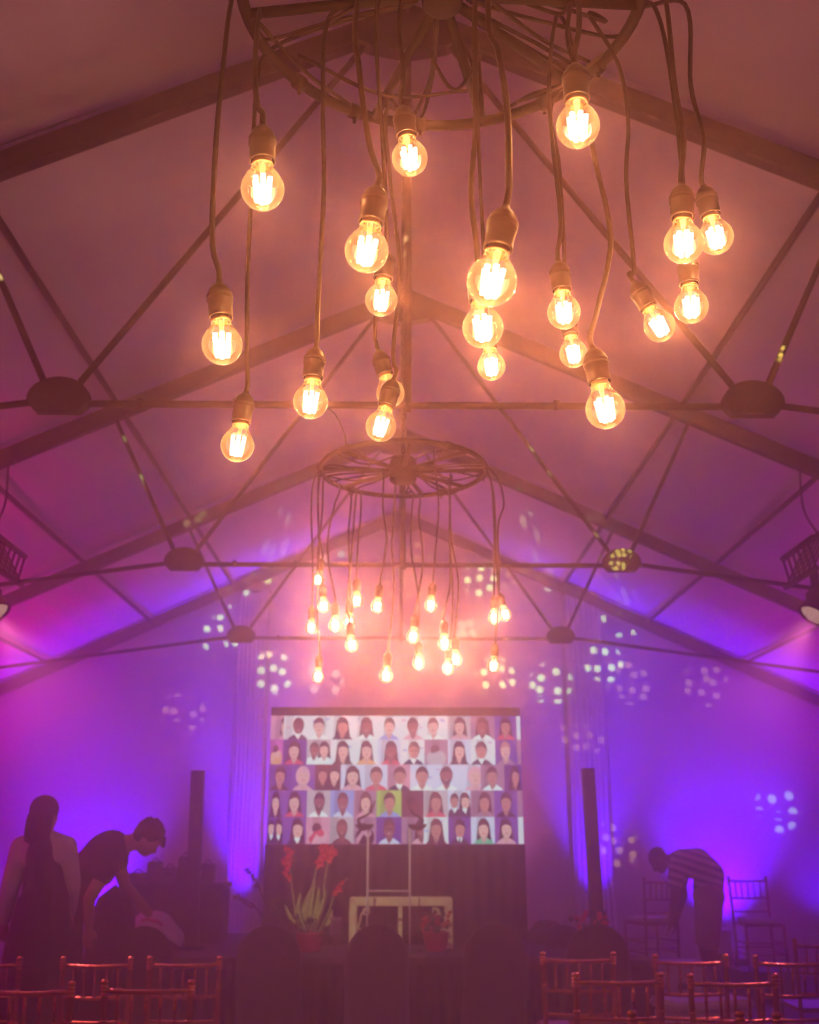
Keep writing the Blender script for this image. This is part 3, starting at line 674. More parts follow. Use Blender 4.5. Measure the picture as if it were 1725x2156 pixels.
for ri, row in enumerate((r1, r2, r3, r4, r5)):
    xs = us[ri]; L0 = xs[0]; L1 = 1095 if ri < 2 else 1100 if ri == 2 else 1104
    t0, t1 = vb[ri], vb[ri + 1]; hh = t1 - t0
    if xs[11] < L1: poly([((xs[11] - L0) / (L1 - L0), t0), (1, t0), (1, t1), ((xs[11] - L0) / (L1 - L0), t1)], MAU if ri % 2 else WHT, 0)
    for (ci, skin, hair, top, sty, bgc, off) in row:
        a = (xs[ci] - L0) / (L1 - L0); e = (xs[ci + 1] - L0) / (L1 - L0); w = e - a
        rnd = random.Random(ri * 31 + ci)
        poly([(a, t0), (e, t0), (e, t1), (a, t1)], bgc, 0)
        # backdrop pieces: second tone, small marks
        k = rnd.random(); dk = tuple(x * .86 for x in bgc)
        poly(clampx([(a + w * k * .5, t0), (a + w * (k * .5 + .35), t0), (a + w * (k * .5 + .28), t1), (a + w * k * .4, t1)], a, e, t0, t1), dk, 1)
        if bgc in (WHT, LIL):
            for q in range(3):
                u0 = a + w * rnd.uniform(.02, .8); v0 = t0 + hh * rnd.uniform(.08, .6)
                poly(clampx([(u0, v0), (u0 + w * .16, v0), (u0 + w * .16, v0 + hh * .06), (u0, v0 + hh * .06)], a, e, t0, t1), rnd.choice([TB, LIL, (.75, .62, .82), PNK]), 2)
        cxs = [(a + w * (.5 + off + rnd.uniform(-.04, .04)), 1.0)]
        if sty == 'p': cxs = [(a + w * .3, .82), (a + w * .74, .85)]
        if sty == 'o':
            poly(clampx(blob(a + w * .5, t0 + hh * .75, w * .42, hh * .35), a, e, t0, t1), top, 3)
            poly(clampx(blob(a + w * .45, t0 + hh * .42, w * .2, hh * .2), a, e, t0, t1), hair, 4)
            poly(clampx(blob(a + w * .62, t0 + hh * .6, w * .16, hh * .14), a, e, t0, t1), skin, 5)
            poly(clampx([(a + w * .1, t0 + hh * .8), (a + w * .4, t0 + hh * .5), (a + w * .5, t0 + hh * .55), (a + w * .2, t0 + hh)], a, e, t0, t1), skin, 6)
            continue
        for pi_, (cx_, sc) in enumerate(cxs):
            cv = t0 + hh * (.46 if sc == 1 else .42); fx = w * .205 * sc * (1.15 if ri == 2 and 3 <= ci <= 8 else 1); fy = hh * .285 * sc
            hr = hair; sk = skin if pi_ == 0 else S1
            tr_ = rnd.uniform(-.03, .03) * w
            if sty in 'l' or (sty == 'p' and pi_ == 1):
                poly(clampx([(cx_ - fx * 1.1, cv - fy * .9), (cx_ - fx * .5, cv - fy * 1.42), (cx_ + fx * .4, cv - fy * 1.42), (cx_ + fx * 1.15, cv - fy * .8), (cx_ + fx * 1.5, cv + fy * 1.1), (cx_ + fx * 1.7, t1), (cx_ - fx * 1.65, t1), (cx_ - fx * 1.45, cv + fy * 1.0)], a, e, t0, t1), hr, 3 + pi_ * 6)
            # shoulders
            poly(clampx([(cx_ - fx * .5, cv + fy * 1.05), (cx_ + fx * .5, cv + fy * 1.05), (cx_ + fx * 1.6, cv + fy * 1.5), (cx_ + fx * 2.15, t1), (cx_ - fx * 2.15, t1), (cx_ - fx * 1.6, cv + fy * 1.5)], a, e, t0, t1), top, 4 + pi_ * 6)
            poly(clampx([(cx_ - fx * .42, cv + fy * .6), (cx_ + fx * .42, cv + fy * .6), (cx_ + fx * .6, cv + fy * 1.25), (cx_ + tr_, min(t1, cv + fy * 1.9)), (cx_ - fx * .6, cv + fy * 1.25)], a, e, t0, t1), tuple(x * .9 for x in sk) if top not in (TN,) else TW, 5 + pi_ * 6)
            if sty == 't': poly(clampx([(cx_ - fx * .16, cv + fy * 1.15), (cx_ + fx * .16, cv + fy * 1.15), (cx_ + fx * .2, t1), (cx_ - fx * .2, t1)], a, e, t0, t1), TN, 6)
            if sty == 'h': poly(clampx(blob(cx_, cv - fy * .05, fx * 1.5, fy * 1.35), a, e, t0, t1), hr, 5)
            elif sty not in 'l': poly(clampx(blob(cx_ + tr_, cv - fy * .22, fx * 1.16, fy * 1.15), a, e, t0, t1), hr, 6 + pi_ * 6)
            poly(clampx(blob(cx_ + tr_, cv + fy * .08, fx, fy, 20, 2.2), a, e, t0, t1), sk, 7 + pi_ * 6)
            # hairline
            poly(clampx([(cx_ - fx * .95 + tr_, cv - fy * .35), (cx_ - fx * .6 + tr_, cv - fy * .98), (cx_ + fx * .55 + tr_, cv - fy * .98), (cx_ + fx * .95 + tr_, cv - fy * .3), (cx_ + fx * .35, cv - fy * .62), (cx_ - fx * .3, cv - fy * .60)], a, e, t0, t1), hr, 8 + pi_ * 6)
            dk = tuple(x * .62 for x in sk)
            for sg in (-1, 1):
                poly(clampx(blob(cx_ + tr_ + sg * fx * .42, cv - fy * .08, fx * .19, fy * .07, 8), a, e, t0, t1), dk, 9 + pi_ * 6)
                if sty == 'g': poly(clampx(blob(cx_ + tr_ + sg * fx * .42, cv - fy * .06, fx * .34, fy * .16, 10), a, e, t0, t1), dk, 9)
            poly(clampx([(cx_ + tr_ - fx * .1, cv + fy * .28), (cx_ + tr_, cv - fy * .02), (cx_ + tr_ + fx * .12, cv + fy * .28)], a, e, t0, t1), tuple(x * .85 for x in sk), 9 + pi_ * 6)
            if sty == 'b': poly(clampx([(cx_ + tr_ + fx * math.cos(R(q)) * 1.0, cv + fy * (.1 + 1.02 * math.sin(R(q)))) for q in range(0, 181, 20)] + [(cx_ - fx * .5 + tr_, cv + fy * .45), (cx_ + fx * .5 + tr_, cv + fy * .45)], a, e, t0, t1), hr, 10)
            poly(clampx(blob(cx_ + tr_, cv + fy * .55, fx * .34, fy * .09, 10), a, e, t0, t1), (.75, .25, .32) if sk in (S1, S2) else (.85, .6, .6), 10 + pi_ * 6 + 1)
    # thin light/dark seams between rows
pm = bpy.data.meshes.new('picture'); pm.from_pydata(PV, [], PF)
ca = pm.color_attributes.new('pix', 'FLOAT_COLOR', 'CORNER')
li = 0
for p, c in zip(pm.polygons, PC):
    for l in p.loop_indices: ca.data[l].color = c + (1,)
pic_m = bpy.data.materials.new('screen_picture'); pic_m.use_nodes = True; t_ = pic_m.node_tree; t_.nodes.clear()
oo = t_.nodes.new('ShaderNodeOutputMaterial'); ee = t_.nodes.new('ShaderNodeEmission'); aa = t_.nodes.new('ShaderNodeVertexColor'); aa.layer_name = 'pix'
SCREEN_E = 1.15
ee.inputs[1].default_value = SCREEN_E; t_.links.new(aa.outputs[0], ee.inputs[0]); t_.links.new(ee.outputs[0], oo.inputs[0])
pic_m.cycles.emission_sampling = 'NONE'
pm.materials.append(pic_m); po = bpy.data.objects.new('picture', pm); COL.objects.link(po); po.parent = scr; po.location = -Vector(scr['_b'])

# ------------------------------------------------------------------ things on the stage
def on(px, py, z=SH): return atz(px, py, z)
# dark posts
for lab, (xt, yt), (xb, yb), Y in (('slim dark post standing on the left of the stage', (417, 1625), (403, 1992), 10.6), ('slim dark post standing on the right of the stage', (1238, 1620), (1261, 1992), 10.6)):
    T_ = at(xt, yt, Y); B_ = at(xb, yb, Y); B_.z = SH
    t = thing('dark_post', lab, 'post', B_, 'dark posts on the stage')
    ax = (T_ - B_); L = ax.length; rot = ax.to_track_quat('Z', 'X').to_matrix(); rot = Matrix.Rotation(math.atan2(ax.x, ax.z), 3, 'Y')
    MB().box((T_ + B_) / 2, (0.118, 0.118, L), rot, 0.006).build('shaft', M_post, t)
    MB().box(B_ + Vector((0, 0, 0.012)), (0.2, 0.2, 0.022), None, 0.004).build('base_plate', M_post, t)
    MB().box(T_ + Vector((0, 0, 0.003)), (0.124, 0.124, 0.014), rot, 0.003).build('top_cap', M_post, t)
# gold framed stand
Y = 10.6; gx0 = at(736, 1900, Y).x; gx1 = at(953, 1900, Y).x; gz = at(840, 1891, Y).z
g = thing('gold_frame_stand', 'pale gold square framed stand with open front at centre of the stage', 'stand', ((gx0 + gx1) / 2, Y, SH))
wb = 0.07
for yy in (Y, Y + .26):
    MB().box(((gx0 + gx1) / 2, yy, gz - wb / 2), (gx1 - gx0, 0.05, wb), None, 0.004).build('top_bar', M_goldleaf, g)
    for x in (gx0 + wb / 2, gx1 - wb / 2): MB().box((x, yy, (SH + gz - wb) / 2), (wb, 0.05, gz - wb - SH), None, 0.004).build('leg', M_goldleaf, g)
MB().box((at(843, 1940, Y).x, Y, (SH + gz - wb) / 2), (0.04, 0.04, gz - wb - SH), None, 0.003).build('middle_post', M_goldleaf, g)
for x in (gx0 + .03, gx1 - .03): MB().box((x, Y + .13, gz - wb / 2), (0.05, 0.21, wb), None, 0.004).build('side_bar', M_goldleaf, g)
for sx, x in ((1, gx0 + wb), (-1, gx1 - wb)):
    b = MB(); zz = gz - wb
    b.tube([(x + sx * .09 + .032 * math.cos(q * .7), Y - .0, zz - .05 + .03 * math.sin(q * .7)) for q in range(9)], 0.008, 6, closed=True)
    b.tube(catmull([(x, Y, zz - .22), (x + sx * .035, Y, zz - .13), (x + sx * .05, Y, zz - .07), (x + sx * .12, Y, zz - .01)], 5), 0.009, 6)
    b.tube(catmull([(x + sx * .01, Y, zz - .28), (x + sx * .05, Y, zz - .24), (x + sx * .02, Y, zz - .19)], 5), 0.007, 6)
    b.build('scroll', M_goldleaf, g)
# clear twin pole stand with two dark bowls
Y = 10.3; a0 = at(774, 1876, Y); a1 = at(863, 1876, Y)
ls = thing('clear_twin_stand', 'tall clear two-pole stand with two shallow dark bowls before the screen', 'stand', ((a0.x + a1.x) / 2, Y, SH))
for A, bx in ((a0, 768), (a1, 879)):
    zt = at(800, 1742, Y).z
    MB().tube([(A.x, Y, SH + .02), (A.x, Y, zt)], 0.009, 8).build('pole', M_frost, ls)
    MB().lathe([(0.001, 0), (0.12, 0), (0.12, 0.012), (0.02, 0.02), (0.012, 0.03)], 20, (A.x, Y, SH)).build('foot', M_clear, ls)
    B_ = at(bx, 1738, Y)
    MB().lathe([(0.001, -0.045), (0.04, -0.04), (0.075, -0.02), (0.092, 0.008), (0.086, 0.012), (0.07, -0.012), (0.03, -0.03), (0.001, -0.034)], 24, B_).build('bowl', M_post, ls)
    tip = at(bx + (22 if bx < 800 else -20), 1685, Y)
    MB().tube(catmull([B_ + Vector((0, 0, -.03)), B_ + Vector((-.06 if bx < 800 else .05, 0, .05)), (B_ + tip) / 2, tip], 6), [0.016 - .0005 * k for k in range(19)], 8).build('arm', M_post, ls)
MB().tube([a0, a1], 0.008, 8).build('cross_bar', M_frost, ls)
# gladiolus arrangement
def blossom(b, c, s, seed):
    rn = random.Random(seed)
    for k in range(5):
        an = k * 1.256 + rn.random(); d = Vector((math.cos(an), -0.4, math.sin(an))).normalized()
        sd = Vector((-d.z, 0.1, d.x)).normalized()
        c = Vector(c); tip = c + d * s * rn.uniform(.85, 1.25)
        mid = c + d * s * .55
        V = [c, mid + sd * s * .34 + Vector((0, -.2 * s, 0)), tip + Vector((0, -.1 * s, 0)), mid - sd * s * .34 + Vector((0, -.2 * s, 0)), mid + Vector((0, .12 * s, 0))]
        b.add(V, [(0, 1, 4), (1, 2, 4), (2, 3, 4), (3, 0, 4), (0, 3, 2, 1)])
def spike(parent, path, heads, Y, m, size=0.035, seed=1, stemr=0.0075):
    P = [at(x, y, Y) for x, y in path]
    st_ = MB().tube(catmull(P, 6), stemr, 6).build('stem', M_green if m is M_red else M_dgreen, parent)
    for k, (x, y) in enumerate(heads):
        b = MB(); rn = random.Random(seed * 7 + k); blossom(b, at(x, y, Y - .01), size * rn.uniform(.85, 1.2), seed * 13 + k); b.build('blossom', m, parent)
Y = 10.35
vb_ = on(650, 2003); 
gl = thing('gladiolus_arrangement', 'tall red gladioli with green stalks in a red wrapped pot, left on the stage', 'flowers', (vb_.x, Y, SH))
cpot = Vector((at(652, 1980, Y).x, Y, SH))
MB().lathe([(0.001, 0), (0.085, 0), (0.10, 0.02), (0.125, 0.15), (0.14, 0.17), (0.11, 0.165), (0.10, 0.14)], 14, cpot).build('pot', M_redpot, gl)
spike(gl, [(640, 1965), (625, 1940), (619, 1900), (613, 1850), (608, 1800)], [(604, 1788), (613, 1793), (607, 1802), (600, 1813), (610, 1815), (605, 1825), (603, 1838), (609, 1848)], Y, M_red, 0.042, 1)
spike(gl, [(650, 1960), (645, 1915), (662, 1850), (672, 1800)], [(676, 1788), (684, 1784), (692, 1786), (682, 1796), (690, 1797), (678, 1806), (700, 1790), (705, 1796), (694, 1808), (673, 1818)], Y, M_red, 0.045, 2)
spike(gl, [(655, 1960), (680, 1905), (683, 1860), (691, 1812)], [(698, 1803)], Y - .02, M_red, 0.035, 3)
spike(gl, [(670, 1965), (692, 1920), (703, 1885), (718, 1862), (732, 1849)], [(714, 1866), (708, 1875), (716, 1872), (705, 1882), (722, 1858)], Y, M_red, 0.033, 4)
for i, (x0, y0, x1, y1, x2, y2) in enumerate([(652, 1960, 640, 1915, 655, 1870), (655, 1960, 668, 1905, 672, 1868), (650, 1960, 655, 1900, 664, 1852), (645, 1962, 628, 1925, 633, 1880), (662, 1962, 676, 1915, 688, 1875), (640, 1965, 612, 1930, 600, 1905), (665, 1965, 690, 1945, 700, 1915)]):
    A, B_, C_ = at(x0, y0, Y + .03), at(x1, y1, Y + .03), at(x2, y2, Y + .02)
    pts = catmull([A, B_, C_], 6); N = len(pts); V = []
    for k, p in enumerate(pts):
        w = 0.022 * math.sin(math.pi * (0.12 + .88 * k / N)) + .001; V += [p + Vector((w, 0, 0)), p + Vector((0, -.006, 0)), p + Vector((-w, 0, 0)), p + Vector((0, .004, 0))]
    F = [(k * 4 + q, k * 4 + (q + 1) % 4, (k + 1) * 4 + (q + 1) % 4, (k + 1) * 4 + q) for k in range(N - 1) for q in range(4)]
    b = MB(); b.add(V, F); b.build('leaf', M_green, gl)
b = MB(); rn = random.Random(5)
for k in range(46):
    c = at(rn.uniform(618, 690), rn.uniform(1928, 1972), Y + rn.uniform(-.08, .08)); an = rn.uniform(0, 6.28); d = Vector((math.cos(an), rn.uniform(-.5, .5), math.sin(an) * .6)) * rn.uniform(.04, .08); s_ = Vector((-d.z, 0.01, d.x)) * .35
    b.add([c, c + d * .5 + s_, c + d, c + d * .5 - s_, c + d * .5 + Vector((0, -.012, 0))], [(0, 1, 4), (1, 2, 4), (2, 3, 4), (3, 0, 4), (0, 3, 2, 1)])
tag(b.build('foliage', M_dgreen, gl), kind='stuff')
# dark gladioli leaning left
dg = thing('dark_flower_arrangement', 'dark flower spikes leaning left against the violet drape', 'flowers', (at(566, 1985, 10.75).x, 10.75, SH))
Yd = 10.75; cp = Vector((at(570, 1980, Yd).x, Yd, SH))
MB().lathe([(0.001, 0), (0.07, 0), (0.10, 0.10), (0.085, 0.18), (0.095, 0.20), (0.08, 0.19)], 14, cp).build('pot', M_post, dg)
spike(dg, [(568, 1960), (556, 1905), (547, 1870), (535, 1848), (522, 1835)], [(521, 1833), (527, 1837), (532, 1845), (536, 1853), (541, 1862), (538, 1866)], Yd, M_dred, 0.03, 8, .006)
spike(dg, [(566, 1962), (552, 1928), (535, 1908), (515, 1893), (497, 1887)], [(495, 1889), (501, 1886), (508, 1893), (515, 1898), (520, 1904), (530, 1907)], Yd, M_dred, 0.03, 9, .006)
b = MB()
for k in range(40):
    c = at(rn.uniform(560, 625), rn.uniform(1895, 1970), Yd + rn.uniform(-.06, .1)); an = rn.uniform(0, 6.28); d = Vector((math.cos(an), rn.uniform(-.5, .5), abs(math.sin(an)))) * rn.uniform(.05, .10); s_ = Vector((-d.z, 0.01, d.x)) * .22
    b.add([c, c + d * .5 + s_, c + d, c + d * .5 - s_, c + d * .5 + Vector((0, -.012, 0))], [(0, 1, 4), (1, 2, 4), (2, 3, 4), (3, 0, 4), (0, 3, 2, 1)])
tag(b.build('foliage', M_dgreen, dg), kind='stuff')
def pot_plant(label, px, py, Y, s, leafm, flm, ztop=None, name='potted_flowers', basez=SH):
    x = at(px, py, Y).x; c = Vector((x, Y, basez)); t = thing(name, label, 'flowers', c)
    MB().lathe([(0.001, 0), (0.075 * s, 0), (0.085 * s, 0.02), (0.11 * s, 0.14 * s), (0.12 * s, 0.15 * s), (0.10 * s, 0.145 * s)], 12, c).build('pot', M_redpot, t)
    rn = random.Random(int(px)); b = MB(); b2 = MB()
    for k in range(44):
        p = c + Vector((rn.uniform(-.12, .12) * s, rn.uniform(-.1, .1) * s, (.16 + rn.uniform(0, .14)) * s)); an = rn.uniform(0, 6.28)
        d = Vector((math.cos(an), rn.uniform(-.6, .2), math.sin(an) * .6)) * rn.uniform(.05, .08) * s; q = Vector((-d.z, 0.01, d.x)) * .4
        (b if k % 2 else b2).add([p, p + d * .5 + q, p + d, p + d * .5 - q, p + d * .5 + Vector((0, -.015, 0))], [(0, 1, 4), (1, 2, 4), (2, 3, 4), (3, 0, 4), (0, 3, 2, 1)])
    tag(b.build('foliage', leafm, t), kind='stuff'); tag(b2.build('petals', flm, t), kind='stuff')
pot_plant('small red plant in a red pot inside the gold framed stand', 918, 1985, 10.38, 1.1, M_dgreen, M_redpot)
pot_plant('red flowers just behind the top of the rightmost covered chair', 1243, 1960, 10.2, 1.1, M_dgreen, M_red)
# small glass vase
vx = on(716, 1990); t = thing('glass_vase', 'small clear glass vase beside the gladioli', 'vase', (vx.x, 10.1, SH))
MB().lathe([(0.001, 0), (0.05, 0), (0.05, .01), (0.012, .03), (0.012, .12), (0.05, .17), (0.06, .22), (0.04, .27), (0.055, .31), (0.05, .31), (0.035, .27), (0.054, .22), (0.001, .16)], 18, (vx.x, 10.1, SH)).build('glass', M_clear, t)
# pale box and dark bundles, right rear of the stage
c = on(1085, 1985); t = thing('pale_storage_box', 'pale box with lid at the right rear of the stage', 'box', (c.x, 11.6, SH))
bx = at(1085, 1938, 11.4)
MB().box((bx.x, 11.6, (SH + bx.z) / 2), (0.26, 0.22, bx.z - SH), None, 0.01).build('body', M_crate, t)
MB().box((bx.x, 11.6, bx.z + 0.0), (0.28, 0.24, 0.05), None, 0.01).build('lid', M_cloth, t)
def bundle(label, px, py, Y, rx, rz, basez, m=M_dark, name='fabric_bundle', cat='bundle', ry=None):
    c = at(px, py, Y); top = c.z; x = c.x
    t = thing(name, label, cat, (x, Y, basez)); b = MB(); V = []; n = 28; mm = 12; H_ = top - basez; ry = ry or rx * .8
    for j in range(mm + 1):
        v = j / mm; rr = math.sqrt(max(0, 1 - v ** 3.6)) * (1 + .12 * math.sin(v * 7)) + .002
        for i in range(n):
            th = 2 * math.pi * i / n; nn = 1 + 0.16 * noise.noise((math.cos(th) * 2, math.sin(th) * 2, v * 2.5 + px))
            V.append((x + rx * rr * nn * math.cos(th), Y + ry * rr * nn * math.sin(th), basez + 0.004 + (H_ - .004) * v))
    F = [(j * n + i, j * n + (i + 1) % n, (j + 1) * n + (i + 1) % n, (j + 1) * n + i) for j in range(mm) for i in range(n)] + [tuple(range(mm * n, mm * n + n)), tuple(reversed(range(n)))]
    b.add(V, F, True); b.build('cloth', m, t); return t
bundle('dark rounded fabric bundle beside the pale box', 1150, 1936, 11.3, 0.18, .3, SH)
bundle('lower dark fabric bundle next to the right dark post', 1188, 1947, 10.8, 0.17, .2, SH)
# black draped counter on the left with clutter
Y = 11.05; cxl = at(268, 1860, Y).x; cxr = at(471, 1860, Y).x; cz = at(400, 1862, Y).z
t = thing('draped_counter', 'black draped counter behind the left dark post', 'counter', ((cxl + cxr) / 2, 11.35, SH))
MB().box(((cxl + cxr) / 2, 11.35, cz - .02), (cxr - cxl, 0.6, 0.04), None, 0.006).build('top', M_dark, t)
MB().box(((cxl + cxr) / 2, 11.35, (SH + cz - .04) / 2), (cxr - cxl - .04, 0.56, cz - .04 - SH), None, 0.02).build('skirt', M_skirt, t)
for i, (px, w, h, d, m, lab) in enumerate([(290, .20, .10, .2, M_crate, 'flat dark case at the left end of the draped counter'), (325, .13, .21, .16, M_post, 'upright dark box on the draped counter'), (357, .16, .15, .2, M_crate, 'squat grey box on the draped counter'),
                                     (388, .12, .26, .14, M_dark, 'tallest dark box on the draped counter, left of the post'), (437, .14, .19, .16, M_post, 'dark box on the draped counter, right of the post'), (423, .05, .12, .05, M_cloth, 'small white cup on the draped counter by the post')]):
    x = at(px, 1850, 11.35).x
    q = thing('equipment_case' if m is not M_cloth else 'paper_cup', lab, 'case' if m is not M_cloth else 'cup', (x, 11.35 if m is not M_cloth else 11.15, cz)); yy = q.location.y
    if m is M_cloth:
        MB().lathe([(0.001, 0), (0.03, 0), (0.042, .12), (0.044, .125), (0.040, .122), (0.001, .02)], 14, (x, yy, cz)).build('cup', m, q); continue
    MB().box((x, yy, cz + h / 2), (w, d, h), None, 0.012).build('body', m, q)
    MB().box((x, yy - d / 2 - .004, cz + h * .6), (w * .5, 0.01, h * .12), None, 0.003).build('panel', M_alu, q)
    MB().tube(catmull([(x - w * .25, yy, cz + h), (x, yy, cz + h + .035), (x + w * .25, yy, cz + h)], 5), 0.006, 6).build('handle', M_black, q)
# crumpled white cloth on the stage
c = on(330, 1997); c.y = 10.35; t = thing('white_cloth_heap', 'crumpled white cloth with red trim, on the stage beside the left post', 'cloth', (c.x, c.y + .25, SH))
V = []; n = 44; mm = 24
xa, xb = at(262, 1950, c.y + .2).x, at(386, 1990, c.y + .2).x; zt = at(320, 1920, c.y + .2).z
for j in range(mm + 1):
    for i in range(n + 1):
        u = i / n; v = j / mm; x = xa + (xb - xa) * u; y = c.y + .05 + .45 * v
        env = (max(0, math.sin(math.pi * min(1, (u * .88 + .10)))) ** .5) * (max(0, math.sin(math.pi * (v * .9 + .05))) ** .45)
        z = SH + 0.005 + (zt - SH) * env * (1.0 - .28 * max(0, u - .6) * 2.0) + .035 * noise.noise((u * 5, v * 5, 2)) * env + .02 * noise.noise((u * 13, v * 9, 5)) * env
        V.append((x, y, max(SH + .004, z)))
F = [(j * (n + 1) + i, j * (n + 1) + i + 1, (j + 1) * (n + 1) + i + 1, (j + 1) * (n + 1) + i) for j in range(mm) for i in range(n)]
b = MB(); b.add(V, F, True); b.build('sheet', M_cloth, t)
b = MB(); b.tube(catmull([Vector(V[3 * (n + 1) + i]) + Vector((0, -.015, .012)) for i in (14, 18, 22, 26, 30)], 4), 0.014, 6); b.build('red_ribbon', M_redpot, t)

# ================================================================== COVERED BANQUET CHAIRS
def covered(label, px, py, Y, w=0.47, zt=None):
    top = at(px, py, Y); H_ = top.z; x = top.x
    t = thing('covered_chair', label, 'chair', (x, Y, 0), 'round backed banquet chairs under black covers')
    n = 40; b = MB(); V = []
    zs = [0.004, .12, .25, .38, .46, .52, .6, .68, .76] + [.76 + (H_ - .76) * math.sin(R(a)) for a in range(8, 91, 8)] + [H_]
    for z in zs:
        if z > .76: f = math.sqrt(max(0.0, 1 - ((z - .76) / (H_ - .76)) ** 2.05))
        else: f = 1
        hw = (w / 2) * f * (1 + .05 * max(0, .5 - z)) + .002
        back = 0.0 + .02 * (1 - z); front = (0.13 * max(f, .25) if z > .54 else 0.13 + (0.42) * min(1, (.56 - z) / .1))
        for i in range(n):
            th = 2 * math.pi * i / n; c_, s_ = math.cos(th), math.sin(th)
            ex = math.copysign(abs(c_) ** .6, c_); ey = math.copysign(abs(s_) ** .6, s_)
            pl = (1 + .025 * math.sin(i * 2.4 + px)) if z < .5 else 1
            yc = (front - back) / 2; 
            V.append((x + hw * ex * pl, Y + yc + ((front + back) / 2) * ey * pl * (1 if f > .3 else f + .3), z))
    m_ = len(zs)
    F = [(j * n + i, j * n + (i + 1) % n, (j + 1) * n + (i + 1) % n, (j + 1) * n + i) for j in range(m_ - 1) for i in range(n)] + [tuple(range((m_ - 1) * n, m_ * n)), tuple(reversed(range(n)))]
    b.add(V, F, True); b.build('cover', M_cover, t)
covered('black covered chair at far left, partly behind the gold chairs', 303, 1950, 7.95, .42)
covered('black covered chair below the gladioli, left of the aisle', 567, 1948, 8.0, .455)
covered('black covered chair in front of the gold framed stand', 794, 1948, 8.0, .455)
covered('black covered chair below the right edge of the screen', 1043, 1946, 8.05, .455)
covered('black covered chair at the foot of the right dark post', 1259, 1946, 8.05, .455)

# ================================================================== GOLD BAMBOO-STYLE CHAIRS
def knots(b, p0, p1, r, fr):
    p0 = Vector(p0); p1 = Vector(p1); d = (p1 - p0).normalized()
    for f in fr:
        c = p0 + (p1 - p0) * f; b.tube([c - d * .007, c - d * .003, c + d * .003, c + d * .007], [r, r * 1.28, r * 1.28, r], 8)
def make_chair():
    t = local('bamboo_style_chair', 'x', 'chair')
    for s in (-1, 1):
        b = MB(); P = [(s * .198, .02, 0), (s * .198, -.0, .45), (s * .202, -.015, .7), (s * .206, -.035, .885)]
        b.tube(catmull(P, 4), [0.0145] * 13, 9)
        e = Vector((s * .206, -.035, .885))
        b.lathe([(.0145, -.004), (.019, .000), (.019, .004), (.0135, .008), (.0135, .012), (.0175, .016), (.019, .022), (.0175, .029), (.011, .034), (.0005, .036)], 12, e)
        knots(b, P[1], P[2], .0145, (.35,)); knots(b, P[2], P[3], .0145, (.15, .8, .92)); knots(b, P[0], P[1], .0145, (.3, .6))
        b.build('back_post', M_gold, t)
        b = MB(); b.tube([(s * .20, .40, .44), (s * .20, .41, 0)], [.0145, .012], 9); knots(b, (s * .2, .4, .44), (s * .2, .41, 0), .014, (.2, .5, .7)); b.build('front_leg', M_gold, t)
        for z in (.16, .27): MB().tube([(s * .198, .015, z), (s * .20, .405, z)], .0085, 7).build('side_stretcher', M_gold, t)
    def rail(z, r, name, yb, bow=.022, kn=()):
        b = MB(); P = [(-.205 + .41 * k / 8, yb - bow * math.sin(math.pi * k / 8), z - 0.006 * math.sin(math.pi * k / 8)) for k in range(9)]
        b.tube(P, r, 8)
        for f in kn:
            x = -.205 + .41 * f; y = yb - bow * math.sin(math.pi * f); zz = z - .006 * math.sin(math.pi * f)
            for q in (-.006, .006): b.tube([(x + q - .003, y, zz), (x + q + .003, y, zz)], r * 1.3, 8)
        b.build(name, M_gold, t); return P
    rail(.870, .0115, 'top_rail', -.034, kn=(.2, .42, .6, .8))
    rail(.695, .0105, 'middle_rail', -.016, kn=(.3, .5, .7))
    rail(.560, .0105, 'lower_rail', -.006, .015, kn=(.25, .6))
    for k in range(5):
        f = (k + 1) / 6; x = -.205 + .41 * f; bw = .022 * math.sin(math.pi * f)
        b = MB(); b.tube([(x, -.016 - bw, .69), (x, -.034 - bw, .867)], .0072, 7); knots(b, (x, -.016 - bw, .69), (x, -.034 - bw, .867), .0072, (.2, .5, .75)); b.build('spindle', M_gold, t)
    MB().box((0, .21, .447), (.42, .42, .03), None, .012).build('seat', M_gold, t)
    for y, z in ((.408, .16), (.408, .27), (.012, .2)): MB().tube([(-.2, y, z), (.2, y, z)], .0085, 7).build('stretcher', M_gold, t)
    return t
proto_chair = make_chair(); first = True
def place_chair(label, left, right, y, rz=0.0, group='gold chairs facing the stage', dz=0.0, flip=False):
    """left and right: px of the two finials, y: px height of their tops"""
    global first
    A = atz(left, y, .921 + dz); B_ = atz(right, y, .921 + dz); w = (B_ - A).length
    o = proto_chair if first else copy_tree(proto_chair); first = False
    an = math.atan2(B_.y - A.y, B_.x - A.x); s = w / .412
    c = (A + B_) / 2; off = Vector((-math.sin(an), math.cos(an), 0)) * .035 * s
    o.location = (c.x + off.x, c.y + off.y, dz); o.rotation_euler = (0, 0, an + rz + (math.pi if flip else 0)); o.scale = (s, 1, 1) if abs(s - 1) < .25 else (1, 1, 1)
    tag(o, label, 'chair', group); return o
place_chair('gold chair cut by the left edge, second row from camera', -100, 43, 2013)
place_chair('gold chair in the second row, below the standing person', 134, 276, 2013)
place_chair('gold chair beside the aisle in the second row, left block', 316, 463, 2012)
place_chair('gold chair at the left edge in the nearer row', -35, 152, 2065)
place_chair('gold chair in the nearer row beside the left aisle', 221, 403, 2062)
place_chair('nearest left gold chair, only two finials showing at the bottom edge', 28, 258, 2148)
place_chair('gold chair beside the aisle in the second row, right block', 1143, 1291, 2003)
place_chair('gold chair in front of the bending man, second row right', 1379, 1528, 2008)
place_chair('gold chair cut by the right edge, second row right', 1590, 1738, 2010)
place_chair('gold chair in the nearer row, first right of the aisle', 1211, 1391, 2046)
place_chair('gold chair in front of the white cool box, nearer row', 1453, 1632, 2049)
